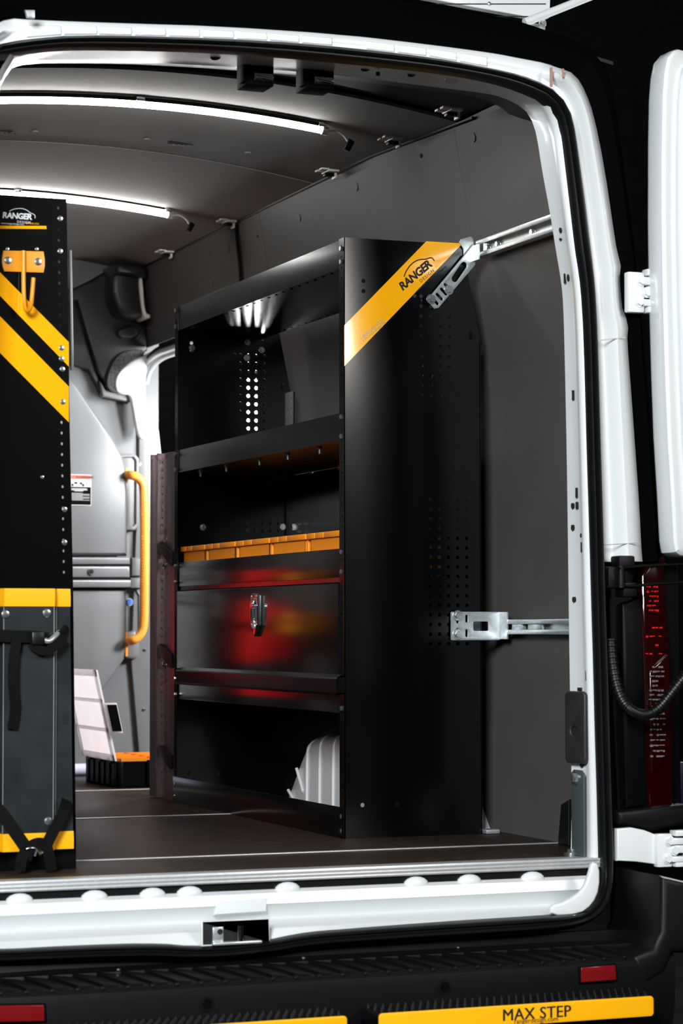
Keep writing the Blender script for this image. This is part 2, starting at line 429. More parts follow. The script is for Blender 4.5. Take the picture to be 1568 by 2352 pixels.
dfm = tag(obj('trim_1', loftmesh([mx2(0, -.01), mx2(0, 0), mx2(.25, 0), mx2(.55, .001), mx2(.68, .004), mx2(.76, .007), mx2(.84, .0075), mx2(.94, .003), mx2(1.02, -.003)]), 'white', None, 50), 'white painted inner frame of the rear door opening', 'door frame', kind='structure')
# dark lining on the inner side of the pillars and header
obj('pillar_lining', loftmesh([[p+V((.004*(1 if p.x > CX else -1), .004, .004)) for p in ra], [V((p.x+(.06 if p.x > CX else -.06)*(1 if p.z < 1.74 else 0), p.y+.03, p.z+.02)) for p in ra], [V((p.x+(.10 if p.x > CX else -.10)*(1 if p.z < 1.74 else .3), p.y+.16, p.z+.03)) for p in ra]]), 'rubber', dfm, 40)
# outer channel
F = [(0, 40), (80, 46), (300, 54), (500, 60), (784, 79), (984, 102), (1134, 122), (1184, 132), (1259, 146), (1279, 157), (1314, 168), (1336, 200), (1359, 260), (1384, 380), (1411, 565), (1417, 591), (1424, 604), (1419, 631), (1422, 670), (1426, 717), (1444, 744), (1436, 761), (1443, 850), (1451, 953), (1467, 1173), (1471, 1264), (1474, 1290)]
SOo = SO[:21]+[(1385, 1290)]
rso, rf = openring(SOo, -.695), openring(F, -.68)
def mx3(t, d): return [a.lerp(b, t)+V((0, d*(.2 if a.z > 1.70 and abs(a.x-CX) < .62 else 1), 0)) for a, b in zip(rso, rf)]
ch = obj('outer_channel', loftmesh([mx3(-.08, .01), mx3(.05, .012), mx3(.30, .008), mx3(.42, -.022), mx3(.50, -.03), mx3(.62, -.026), mx3(.95, -.012), mx3(1, 0), mx3(1.0, .03)]), 'white', dfm, 50)
# embossed pads along the top of the frame
for x0, x1 in ((62, 140), (148, 222), (228, 302), (310, 380), (388, 458), (466, 536), (544, 612), (620, 686), (694, 762), (842, 905), (913, 978), (986, 1048), (1056, 1118)):
    def yy(x, t):
        f = lambda L: next(a[1]+(b[1]-a[1])*(x-a[0])/(b[0]-a[0]) for a, b in zip(L, L[1:]) if a[0] <= x <= b[0])
        return f(F)*(1-t)+f(SO)*t
    plate('embossed_pad', PY([(x0, yy(x0, .88)), (x1, yy(x1, .88)), (x1, yy(x1, .30)), (x0, yy(x0, .30))], -.695), fy(-.687), .0105, 'white', dfm, bev=.003)
for x0, y0, x1, y1 in ((1262, 155, 1268, 200), (1290, 158, 1294, 178)):
    plate('sealant_mark', PY([(x0, y0), (x1, y0), (x1, y1), (x0, y1)], -.722), fy(-.722), .002, 'rust', dfm)
plate('joint_line', PY([(1372, 781), (1436, 774), (1436, 776), (1372, 784)], -.716), fy(-.716), .001, 'fold', dfm)
plate('joint_line', PY([(1383, 1251), (1469, 1246), (1469, 1248), (1383, 1253)], -.716), fy(-.716), .001, 'fold', dfm)
# punched slots and holes of the kerb side pillar
def on_flange(px, py):
    def xs(L):
        for a, b in zip(L, L[1:]):
            if a[1] <= py <= b[1]: return a[0]+(b[0]-a[0])*(py-a[1])/(b[1]-a[1])
        return L[-1][0]
    t = (px-xs(A[8:]))/(xs(SI[8:30])-xs(A[8:])); return at(px, py, 'y', -.62-.08*t-.002), t
for px, py, wp, hp, rd in ((1289, 529, 4, 12, 1), (1289, 550, 3, 6, 1), (1299, 640, 1.5, 24, 0), (1307, 638, 4, 16, 1), (1318, 908, 2, 24, 0), (1326, 1132, 2, 24, 0), (1317, 1162, 5, 14, 1), (1327, 1161, 3.5, 17, 0), (1317, 1212, 5, 14, 1), (1337, 1230, 3, 10, 1), (1338, 1257, 2, 24, 0), (1320, 1377, 5.5, 13, 1), (1349, 1552, 2, 24, 0), (1358, 1850, 2, 24, 0), (1333, 1583, 8, 8, 0), (1338, 1757, 6, 12, 1)):
    p, t = on_flange(px, py); s_ = 1/1030
    a, b = wp*s_*1.0, hp*s_/2
    n_ = V((-.97, -.24, 0)); uu = V((.24, -.97, 0))*a*1.3
    bm = bmesh.new(); pts = circ(0, 0, 1, 12) if rd else [(-1, -1), (1, -1), (1, 1), (-1, 1)]
    fr = [bm.verts.new(p+uu*q[0]*.5+V((0, 0, 1))*q[1]*b+n_*.006) for q in pts]
    bk = [bm.verts.new(p+uu*q[0]*.5+V((0, 0, 1))*q[1]*b-n_*.006) for q in pts]
    bm.faces.new(fr); bm.faces.new(bk)
    for i in range(len(pts)): bm.faces.new((fr[i], fr[(i+1) % len(pts)], bk[(i+1) % len(pts)], bk[i]))
    obj('punched_hole', frombm(bm), 'darkvoid', dfm)
# header underside: ovals and ledge
for px, py, r in ((495, 129, .012), (840, 155, .012), (945, 169, .010), (1040, 179, .02), (700, 128, .006), (868, 170, .005)):
    p = at(px, py, 'y', -.6); cyl('header_hole', (p.x, -.6, p.z-.002), (0, .45, 1), r, .006, 'darkvoid' if r < .015 else 'white', dfm)
# black roof edge over the frame
G = [(0, -60), (600, -45), (800, -28), (960, 0), (1075, 25), (1184, 46), (1270, 75), (1330, 96), (1372, 122), (1390, 165), (1396, 190), (1412, 300), (1445, 560), (1452, 620), (1464, 760), (1482, 953), (1498, 1173), (1505, 1264), (1507, 1290)]
rg = openring(G, -.60); rf2 = openring(F, -.675)
rl = tag(obj('trim_2', loftmesh([[p+V((0, .05, 0)) for p in rf2], [p+V((0, .0, 0)) for p in rf2], [a.lerp(b, .35)+V((0, -.05, 0)) for a, b in zip(rf2, rg)], [a.lerp(b, .8)+V((0, -.035, 0)) for a, b in zip(rf2, rg)], rg, [p+V((0, .25, 0)) for p in rg], [p+V((0, 1.6, .0)) for p in rg]]), 'bodyblack', None, 15), 'black outer roof and body edge around the rear doors', 'body trim', kind='structure')
plate('edge_clip', PY([(55, 25), (78, 25), (78, 44), (60, 42)], -.74), fy(-.74), .01, 'galv', rl, bev=.002)

# ------------------------------------------------------------------ sill
sill = thing('rear_sill', (CX, -.74, -.15), 'white pressed steel sill below the load floor edge', 'sill')
SX0, SX1 = -1.16, .300
def sill_prof(x):
    t = max(0, (x-.235)/.1)
    return [(-.66, -.036), (-.70, -.038), (-.715, -.044), (-.722, -.066), (-.716, -.070), (-.690, -.100), (-.735, -.106), (-.775, -.112), (-.80, -.14), (-.80, -.165)]
rows = []
xs = [SX0+(SX1-SX0)*i/40 for i in range(41)]
mid_px = [((a[0]+b[0])/2, (a[1]+b[1])/2) for a, b in zip([(1374, 2040), (1359, 2075), (1329, 2098), (1264, 2106), (784, 2137), (600, 2162), (450, 2174), (350, 2167), (0, 2182)], [(1404, 2045), (1386, 2094), (1340, 2126), (1264, 2142), (784, 2172), (600, 2196), (450, 2208), (300, 2203), (0, 2214)])]
mid_w = sorted((p.x, p.z) for p in (at(a, b, 'y', -.80) for a, b in mid_px))
def seal_z(x):
    if x <= mid_w[0][0]: return mid_w[0][1]
    for (a, za), (b, zb_) in zip(mid_w, mid_w[1:]):
        if x <= b: return za+(zb_-za)*(x-a)/(b-a)
    return mid_w[-1][1]
_sp = sill_prof
def sill_prof(x):
    q = _sp(x); z = min(seal_z(x), -.118); return q[:-2]+[(-.80, max(z+.012, -.135)), (-.795, z)]
prof_n = len(sill_prof(0))
SXK = [.335, .335, .33, .325, .325, .325, .30, .27, .235, .235]
rings_ = [[V((SX0+(SXK[k]-SX0)*i/40, *sill_prof(SX0+(SXK[k]-SX0)*i/40)[k])) for i in range(41)] for k in range(prof_n)]
pocket_x = (at(463, 2140, 'y', -.78).x, at(613, 2140, 'y', -.78).x)
obj('sill_pressing', loftmesh(rings_), 'white', sill, 18)
for px, py in ((45, 2033), (217, 2026), (350, 2017), (435, 2011), (660, 2001), (955, 1985), (1077, 1980), (1222, 1973)):
    p = at(px, py+22, 'y', -.70)
    bm = bmesh.new(); bmesh.ops.create_uvsphere(bm, u_segments=16, v_segments=8, radius=1, matrix=Matrix.Translation((p.x, -.70, -.040)) @ Matrix.Diagonal((.030, .016, .017, 1)))
    obj('drain_bump', frombm(bm), 'white', sill, 60)
# raised panel in the grey band and corner pressing
plate('band_pad', PY([(492, 2103), (613, 2095), (615, 2062), (499, 2071)], -.722), fy(-.703), .020, 'white', sill, bev=.006)
plate('corner_pressing', PY(soft([(1264, 2104), (1262, 2080), (1300, 2070), (1338, 2045), (1353, 2005), (1358, 1978), (1376, 1985), (1377, 2040), (1361, 2077), (1330, 2101)], 1), -.785), fy(-.772), .016, 'white', sill, bev=.006)
# latch pocket with striker
pk = PY([(464, 2118), (612, 2112), (614, 2162), (464, 2170)], -.802)
pocket = thing('latch_pocket', (at(540, 2165, 'y', -.80).x, -.80, -.16), 'dark recessed latch pocket with steel striker pin in the white sill', 'latch')
plate('pocket_recess', pk, fy(-.802), .004, 'darkvoid', pocket, bev=.0015)
plate('pocket_rim', [(a, b) for a, b in PY([(460, 2115), (616, 2108), (618, 2165), (460, 2173)], -.802)], fy(-.802), .007, 'white', pocket, holes=[pk], bev=.002)
p = at(500, 2146, 'y', -.806); box('striker_plate', (p.x-.013, -.812, p.z-.018), (p.x+.011, -.806, p.z+.016), 'galv', pocket, .002)
cyl('plate_hole', (p.x+.003, -.813, p.z+.006), (0, 1, 0), .006, .002, 'darkvoid', pocket)
p = at(551, 2156, 'y', -.812); cyl('striker_pin', (p.x, -.814, p.z-.008), (0, 0, 1), .007, .036, 'chrome', pocket)
p = at(543, 2160, 'y', -.812); box('striker_base', (p.x-.055, -.822, p.z-.008), (p.x+.055, -.806, p.z-.001), 'galv', pocket, .003)
# aluminium threshold
th = thing('threshold_strip', (CX, -.68, 0), 'ribbed aluminium threshold strip along the rear edge of the floor', 'threshold')
box('strip_body', (-1.18, -.705, -.021), (.345, -.655, .003), 'alu', th, .003)
for k in range(3): box('strip_rib', (-1.18, -.707, -.019+k*.0075), (.345, -.704, -.0150+k*.0075), 'alu', th, .001)
box('strip_end', (.345, -.707, -.020), (.352, -.66, .002), 'galv', th, .002)
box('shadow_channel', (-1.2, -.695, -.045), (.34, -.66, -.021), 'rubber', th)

# ------------------------------------------------------------------ front bulkhead
YB = 3.0
bw = tag(box('wall_front', (-1.24, YB+.005, -.02), (.44, YB+.035, 1.98), 'bulk'), 'moulded grey plastic bulkhead behind the cab', 'wall', kind='structure')
def bplate(name, px, th_, m, bev=.012, w0=0.0, holes=()):
    if name in ('carpet_patch', 'overhead_pod', 'grip_pocket', 'pillar_cover'): px = soft(px)
    return plate(name, PY(px, YB-th_/2), fy(YB), th_, m, bw, bev=bev, w0=w0, holes=[PY(h, YB-th_/2) for h in holes])
bplate('bulge_panel', [(-260, 880), (150, 858), (172, 884), (215, 948), (252, 1003), (277, 1048), (285, 1080), (288, 1130), (288, 1277), (-260, 1277)], .07, 'bulk', .022)
bplate('bulge_panel', [(-260, 1352), (286, 1352), (288, 1395), (288, 1490), (283, 1512), (262, 1545), (228, 1592), (180, 1632), (-260, 1640)], .06, 'bulk', .02)
bplate('belt_ridge', [(-260, 1280), (292, 1280), (292, 1297), (-260, 1297)], .085, 'bulk', .008)
bplate('belt_ridge', [(-260, 1301), (291, 1301), (291, 1327), (-260, 1327)], .085, 'bulk', .008)
bplate('belt_ridge', [(-260, 1332), (295, 1332), (294, 1350), (-260, 1350)], .085, 'bulk', .008)
bplate('belt_recess', [(-260, 1294), (288, 1294), (288, 1334), (-260, 1334)], .06, 'bulk', .004)
bplate('belt_end', [(298, 1281), (322, 1281), (322, 1324), (298, 1324)], .04, 'bulk', .008)
bplate('belt_end', [(296, 1327), (322, 1327), (322, 1352), (296, 1352)], .04, 'bulk', .008)
bplate('grip_recess', [(276, 1047), (306, 1047), (313, 1056), (313, 1204), (306, 1213), (280, 1213)], .012, 'bulk', .005)
bplate('recess_frame', [(270, 1043), (308, 1043), (317, 1053), (317, 1208), (308, 1218), (276, 1218)], .022, 'bulk', .004, holes=[[(280, 1051), (305, 1051), (310, 1058), (310, 1203), (304, 1209), (282, 1209)]])
bplate('lower_recess_frame', [(284, 1352), (314, 1352), (322, 1366), (322, 1462), (314, 1472), (284, 1472)], .018, 'bulk', .004, holes=[[(288, 1357), (311, 1357), (317, 1368), (317, 1460), (311, 1467), (288, 1467)]])
bplate('foot_block', [(286, 1452), (308, 1448), (318, 1462), (318, 1505), (308, 1515), (286, 1512)], .035, 'bulk', .012)
bplate('side_wing', [(317, 880), (352, 1000), (352, 1780), (322, 1780), (300, 1520), (318, 1040)], .012, 'bulk', .004)
cyl('blue_knob', at(295, 1383, 'y', YB-.02), (0, -1, 0), .012, .02, 'blue', bw)
cyl('knob_ring', at(295, 1383, 'y', YB-.012), (0, -1, 0), .015, .012, 'galv', bw)
cyl('belt_plug', at(210, 1313, 'y', YB-.084), (0, -1, 0), .013, .006, 'bulk', bw)
cyl('belt_plug_hole', at(210, 1313, 'y', YB-.09), (0, -1, 0), .008, .002, 'darkvoid', bw)
for px, py in ((320, 1067), (333, 1492), (331, 1629), (321, 1066)):
    bolt(at(px, py, 'y', YB-.014), (0, -1, 0), .006, bw, 'dome', 'screw')
# dark upper moulding
bplate('upper_moulding', [(-260, 700), (165, 664), (205, 645), (243, 622), (318, 622), (332, 690), (335, 806), (300, 830), (240, 885), (222, 858), (196, 775), (172, 692), (-260, 730)], .05, 'bulkdark', .012)
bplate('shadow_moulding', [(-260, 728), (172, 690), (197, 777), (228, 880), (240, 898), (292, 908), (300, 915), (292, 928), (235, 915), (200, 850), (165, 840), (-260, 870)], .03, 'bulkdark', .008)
bplate('carpet_patch', [(238, 872), (258, 820), (300, 802), (334, 808), (306, 836), (275, 865), (263, 893), (268, 905), (243, 899)], .062, 'speck', .004)
bplate('moulding_edge', [(226, 876), (240, 897), (296, 909), (296, 925), (232, 912)], .045, 'bulk', .008)
bplate('overhead_pod', [(248, 632), (258, 618), (300, 616), (318, 622), (318, 640), (306, 650), (314, 700), (318, 735), (290, 738), (262, 728), (248, 695), (243, 660)], .16, 'bulkdark', .02)
bplate('pod_lip', [(250, 612), (300, 612), (322, 622), (320, 646), (250, 636)], .20, 'bulkdark', .018)
bplate('grip_pocket', [(262, 755), (312, 748), (316, 778), (266, 782)], .075, 'bulkdark', .012)
bplate('pillar_cover', [(305, 640), (313, 640), (318, 725), (331, 728), (331, 738), (316, 736), (309, 700)], .17, 'whiteclip', .006)
# warning sticker
wsx0, wsx1 = at(160, 1100, 'y', YB-.07).x, at(209, 1100, 'y', YB-.07).x
zt, zb = at(180, 1090, 'y', YB-.07).z, at(180, 1161, 'y', YB-.07).z
stk = thing('warning_sticker', ((wsx0+wsx1)/2, YB-.072, zb), 'red and white warning sticker on the grey bulkhead', 'sticker')
hh = zt-zb
def sbox(name, a, b, c, d, m, e=0): box(name, (wsx0+(wsx1-wsx0)*a, YB-.0735-e, zb+hh*c), (wsx0+(wsx1-wsx0)*b, YB-.071, zb+hh*d), m, stk)
sbox('sticker_base', 0, 1, 0, 1, 'paper'); sbox('red_band', .02, .98, .85, .98, 'warn', .0004); sbox('black_band', .02, .98, .02, .60, 'sticker', .0004)
text('lettering', 'WARNING!', .014, 'text', stk, (wsx0+(wsx1-wsx0)*.26, YB-.0745, zb+hh*.875), (1, 0, 0), (0, 0, 1))
for k, (a, b) in enumerate(((.05, .8), (.05, .82), (.2, .62))): sbox('print_line', a, b, .53-k*.035, .55-k*.035, 'paper', .0008)
for k in range(8): sbox('print_line', .08, .92 if k % 3 else .6, .39-k*.032, .40-k*.032, 'paper', .0008)
for u_ in (.12, .62): cyl('pictogram', (wsx0+(wsx1-wsx0)*u_, YB-.0738, zb+hh*.66), (0, -1, 0), .005, .0006, 'text', stk)
sbox('pictogram', .2, .35, .69, .76, 'text', .0004); sbox('pictogram', .78, .81, .62, .80, 'text', .0004); sbox('pictogram', .45, .58, .68, .75, 'text', .0004)
# orange grab handle
hd = thing('grab_handle', (.34, YB-.06, at(295, 1470, 'y', YB-.05).z), 'long orange grab handle on the grey bulkhead', 'handle')
yh = YB-.10
hp = [at(289, 1091, 'y', YB-.03), at(300, 1091, 'y', yh), at(317, 1096, 'y', yh), at(328, 1110, 'y', yh), at(331, 1130, 'y', yh), at(332, 1200, 'y', yh), at(332, 1300, 'y', yh), at(331, 1430, 'y', yh), at(327, 1450, 'y', yh), at(316, 1466, 'y', yh), at(302, 1472, 'y', yh), at(290, 1474, 'y', YB-.03)]
tube('grip', smooth(hp, 2), .0165, 'orangeh', hd, n=14)
for y0, y1 in ((1075, 1108), (1452, 1508)):
    q = PY([(286, y0), (292, y0), (292, y1), (286, y1)], YB-.05); plate('mount_plate', q, fy(YB-.03), .03, 'orangeh', hd, bev=.002)
for k in range(0, 46):
    z = at(331, 1120+k*7, 'y', yh).z; p = at(324, 1120+k*7, 'y', yh)
    if k < 1:
        bm = bmesh.new(); bmesh.ops.create_cube(bm, size=1, matrix=Matrix.Translation((p.x-.001, yh-.0125, z)) @ Matrix.Diagonal((.002, .002, .005, 1))); st = obj('stitch', frombm(bm), 'yellowh', hd); stm = st.data
    else:
        o = bpy.data.objects.new('stitch', stm); o.location = (p.x-.001, yh-.0125, z); link(o, hd)

# ------------------------------------------------------------------ side door opening (pillar, rim)
sd = tag(thing('door_1', (.42, 2.9, 0), 'open sliding side door opening with white pillar and silver edging', 'side door'), kind='structure')
rim = [(402, 796), (372, 806), (350, 824), (338, 846), (333, 876), (333, 930), (336, 1000), (341, 1100), (346, 1250), (350, 1450), (352, 1700), (353, 1800)]
rp = smooth([at(a, b, 'x', wall_x(at(a, b, 'x', .43).z)) for a, b in rim], 2)
rp = [V((wall_x(p.z), p.y, p.z)) for p in rp]
rp = [V((p.x, 1.62, p.z+.005)) for p in rp[:1]]+rp
tube('rubber_rim', [p+V((-.01, 0, .002)) for p in rp], .018, 'rubber', sd, n=10)
tube('silver_rim', [p+V((-.022, -.018, -.012)) for p in rp], .013, 'alu', sd, n=10)
tube('inner_rim', [p+V((-.012, -.045, -.03)) for p in rp], .009, 'white', sd, n=8)
def pfx(name, px, x, th_, m, bev): return plate(name, PX(px, x), fx(x), th_, m, sd, bev=bev)
pfx('pillar_skin', [(306, 832), (335, 818), (372, 800), (340, 850), (331, 900), (335, 1010), (318, 1012), (310, 960), (292, 905), (283, 890), (266, 872), (270, 856), (290, 842)], .40, .02, 'white', .006)
plate('pillar_face', PY(soft([(258, 886), (262, 862), (285, 838), (310, 822), (340, 816), (331, 860), (330, 920), (333, 1010), (312, 1010), (300, 940), (294, 908), (280, 908), (264, 902)]), 2.96), fy(2.96), .03, 'white', sd, bev=.012)
# slim white door track post seen in the opening
plate('track_post', PX([(340, 925), (357, 918), (372, 1055), (350, 1055)], .50), fx(.50), .02, 'white', sd, bev=.004)
tube('track_rod', [at(347, 845, 'x', .5), at(356, 918, 'x', .5)], .012, 'alu', sd)
box('track_catch', at(349, 938, 'x', .485)-V((0, .02, .02)), at(349, 938, 'x', .485)+V((.01, .02, .02)), 'galv', sd, .003)

# ================================================================== SHELVING UNIT (kerb side)
L, H, W, W2 = 1.415, 1.52, .379, .329
su = thing('shelving_unit', (.19, .7, 0), 'tall black steel shelving unit with yellow corner decal on its end panel', 'shelf unit')
out = [(0, 0), (W, 0), (W, 1.272), (W2, H), (0, H)]
holes = []
for c in range(4):
    for r in range(11):
        z = 1.380-.0254*r+(.0 if c else 0); x = .213+.0262*c
        if x < W-.02 and not (z > 1.42): holes.append(circ(x, z, .0052))
for c in range(5):
    for r in range(16): holes.append(circ(.236+.0256*c, .857-.0246*r, .0050))
holes += [circ(.053, 1.411, .0058), circ(.053, 1.385, .0058), circ(.048, .083, .0058), circ(.142, .083, .0058), circ(.195, 1.380, .005)]
holes += [slot(.352, 1.285, 0, .006, .005), slot(.285, 1.42, 0, .006, .005)]
em = platemesh(out, holes, fy(0.002), .002)
ep = obj('end_panel', em, 'black', su, 30)
o = ep.copy(); link(o, su); o.location.y += L-.002
far = o
# front and rear flanges with punched columns
def flange(name, y0, y1, x, z0, z1, n, r=.0030):
    uc = (y0+y1)/2
    plate(name, [(y0, z0), (y1, z0), (y1, z1), (y0, z1)], fx(x), .002, 'black', su, holes=[circ(uc, z0+.04+(z1-z0-.06)*i/(n-1), r, 8, r*1.15) for i in range(n)])
flange('front_flange', .0, .036, .002, 0, H, 54); flange('front_flange', L-.03, L, .002, 0, H, 54)
flange('rear_flange', L-.035, L, W-.001, 0, 1.27, 40); flange('rear_flange', 0, .035, W-.001, 0, 1.27, 40)
box('end_flange', (W-.001, L-.012, 0), (W+.012, L, 1.27), 'black', su)
# trays: z bottom, z lip top
def tray(z0, z1, xb=.316, x0=.004, back=.04, m='tray'):
    t = plate('shelf_tray', [(x0, .036), (xb, .036), (xb, L-.004), (x0, L-.004)], fz(z0), .0018, m, su)
    plate('front_lip', [(.037, z0), (L-.032, z0), (L-.032, z1), (.037, z1)], fx(x0), .002, m, t, bev=.0006)
    box('lip_return', (x0, .037, z1-.002), (x0+.012, L-.032, z1), m, t)
    box('back_lip', (xb-.002, .037, z0), (xb, L-.004, z0+back), m, t)
    return t
t1 = tray(1.445, 1.518, .316); t2 = tray(1.006, 1.075, .37); t3 = tray(.657, .730, .37, m='drawer')
for k in range(22): box('edge_hole', (.012, .06+k*.06, 1.4435), (.018, .068+k*.06, 1.4451), 'darkvoid', t1); box('edge_hole', (.302, .06+k*.06, 1.4435), (.308, .068+k*.06, 1.4451), 'darkvoid', t1)
box('tray_rail', (.006, .04, .645), (.012, L-.03, .657), 'drawer', t3)
t5 = plate('shelf_tray', [(.004, .036), (.37, .036), (.37, L-.004), (.004, L-.004)], fz(.33), .002, 'drawer', su)
plate('front_lip', [(.037, .314), (L-.032, .314), (L-.032, .362), (.037, .362)], fx(.004), .002, 'drawer', t5, bev=.0006)
# cabinet box behind the door
box('cabinet_back', (.36, .04, .335), (.366, L-.01, .655), 'black', su)
box('back_panel', (.372, .035, .66), (.376, L-.036, 1.005), 'black', su)
kb = plate('kick_panel', [(.0, 0), (L, 0), (L, .078), (.0, .078)], fx(-.001), .003, 'black', su, bev=.001)
# drop door with bent lower edge, hinge and latch
dya, dyb = at(777, 1450, 'x', -.008).y, at(406, 1450, 'x', -.008).y
dr = plate('cabinet_door', [(dya, .408), (dyb, .408), (dyb, .642), (dya, .642)], fx(.002), .010, 'drawer', su, bev=.002)
me = loftmesh([[V((-.008, y, .412)), V((-.021, y, .404)), V((-.023, y, .400)), V((-.021, y, .366)), V((-.004, y, .362))] for y in (at(774, 1640, 'x', -.021).y, at(405, 1560, 'x', -.021).y)])
obj('bent_edge', me, 'drawer', dr, 20)
eya = at(774, 1640, 'x', -.021).y
box('edge_end', (-.021, eya-.002, .366), (.0, eya, .404), 'black', dr)
n = 62
for i in range(n):
    y = .045+(L-.075)*i/n
    if i == 0: hk = tube('hinge_knuckle', [(-.003, y, .3625), (-.003, y+.0185, .3625)], .0042, 'black', dr, 8); hm = hk.data; hx = hk.location.copy()
    else:
        o = bpy.data.objects.new('hinge_knuckle', hm); o.location = hx+V((0, (L-.075)*i/n, 0)); link(o, dr)
# chrome latch
ly = at(583, 1400, 'x', -.02).y
def lz(py): return at(580, py, 'x', -.015).z
zt_, zb_, zm = lz(1363), lz(1462), lz(1436)
lo = [(ly-.028, zt_-.006), (ly-.022, zt_), (ly+.022, zt_), (ly+.028, zt_-.006), (ly+.028, zm), (ly, zb_), (ly-.028, zm)]
la = plate('paddle_latch', lo, fx(-.008), .012, 'chrome', dr, bev=.002, holes=[[(ly-.019, zt_-.015), (ly+.019, zt_-.015), (ly+.019, zm+.008), (ly-.019, zm+.008)]])
la['label'] = 'polished steel paddle latch'
box('latch_recess', (-.0092, ly-.02, zm+.006), (-.0082, ly+.02, zt_-.013), 'galv', la)
box('latch_paddle', (-.024, ly-.004, zm+.016), (-.010, ly+.016, zt_-.018), 'chrome', la, .003)
cyl('lock_cylinder', (-.012, ly-.008, (zt_+zm)/2+.01), (-1, 0, 0), .0085, .020, 'chrome', la)
cyl('lever_arm', (-.028, ly-.006, (zt_+zm)/2+.006), (0, 0, -1), .005, .036, 'chrome', la)
cyl('key_lock', (-.019, ly, zm-.002), (-1, 0, 0), .008, .004, 'galv', la)
for dy, z in ((-.021, zt_-.008), (.021, zt_-.008), (-.021, zm+.002), (.021, zm+.002)): bolt((-.020, ly+dy, z), (-1, 0, 0), .0032, la, 'dome', 'rivet')
# bolts down the near and far uprights
for py in (571, 601, 957, 1002, 1268, 1313, 1583, 1627, 1875, 1908):
    bolt((.0, .018, at(785, py, 'x', 0).z), (-1, 0, 0), .0066, su, 'hex')
for py in (714, 751, 1044, 1080, 1300, 1337, 1559, 1595, 1801, 1828):
    bolt((.0, L-.012, at(400, py, 'x', 0).z), (-1, 0, 0), .0066, su, 'hex')
# studs hanging under the second shelf
for px in (461, 520, 596, 661, 734):
    y = at(px, 1060, 'x', .03).y; bolt((.03, y, 1.006), (0, 0, -1), .0075, su, 'stud', 'nut')
for px, py in ((706, 1080), (771, 1070)):
    p = at(px, py, 'x', .36); bolt((.368, p.y, p.z), (-1, 0, 0), .0075, su, 'washer', 'nut')
for px, py in ((441, 799), (601, 804), (567, 822), (466, 1211), (650, 1210), (568, 786)):
    p = at(px, py, 'y', L-.004); bolt((p.x, L-.003, p.z), (0, -1, 0), .0065, su, 'washer')
# yellow decal on the near end panel
dcl = PY([(979, 554), (1062, 559), (791, 841), (791, 747)], -.002)
dc = plate('corner_decal', dcl, fy(-.0005), .0007, 'yellow', su); dc['label'] = 'yellow diagonal corner decal with black lettering'
e1 = (at(1015, 584, 'y', -.001)-at(921, 664, 'y', -.001)); uD = V((.7071, 0, .7071)); uD = V((e1.x, 0, e1.z)).normalized(); vD = V((-uD.z, 0, uD.x))
logo(dc, at(924, 668, 'y', -.0015), uD, vD, .0205, 'text')
text('lettering', 'a Clarience Technologies Company', .0075, 'text', dc, at(958, 670, 'y', -.0015), uD, vD, th=.0003)
text('lettering', '1-800-565-5321', .013, 'fold', dc, at(829, 782, 'y', -.0015), uD, vD, th=.0003)
text('lettering', 'www.rangerdesign.com', .0085, 'fold', dc, at(834, 785, 'y', -.0015), uD, vD, th=.0003)

# ------------------------------------------------------------------ perforated wing panel beyond the unit
wy0, wy1, wz = L+.004, 1.63, 1.077
wg = thing('perforated_panel', (0, 1.52, 0), 'narrow graphite perforated upright panel beside the shelving unit', 'panel')
hs = []
for i in range(42): hs.append(circ(1.545, .03+i*.0248, .0046, 8)); 
for i in range(26): hs.append(circ(1.597, .03+i*.040, .0050, 8))
hs += [slot(1.50, .82, 0, .012, .004), slot(1.50, .45, 0, .012, .004), circ(1.49, .70, .004, 8), circ(1.49, .36, .004, 8), circ(1.49, .1, .004, 8), circ(1.49, .25, .004, 8)]
plate('panel_face', [(wy0, 0), (wy1, 0), (wy1, wz), (wy0, wz-.003)], fx(.004), .003, 'wing', wg, holes=hs, bev=.0008)
box('panel_flange', (-.012, 1.556, 0.004), (.001, 1.560, wz), 'wing', wg); box('panel_flange', (-.012, wy1-.003, 0.004), (.001, wy1, wz), 'wing', wg)
for py in (1265, 1500, 1732):
    a = at(374, py-12, 'x', 0); b = at(399, py+18, 'x', 0)
    q = [(a.y, a.z+.012), (wy0+.001, b.z+.02), (wy0+.001, b.z-.022), (a.y, a.z-.022)]
    plate('slanted_bar', q, fx(.0), .012, 'rubber', wg, bev=.002)  # dark slanted bars across the panel face
for py in (1297, 1527): bolt(V((.0, at(377, py, 'x', 0).y, at(377, py, 'x', 0).z)), (-1, 0, 0), .008, wg, 'washer')
for py in (1052, 1105): bolt(V((.0, 1.59, at(362, py, 'x', 0).z)), (-1, 0, 0), .006, wg, 'dome')

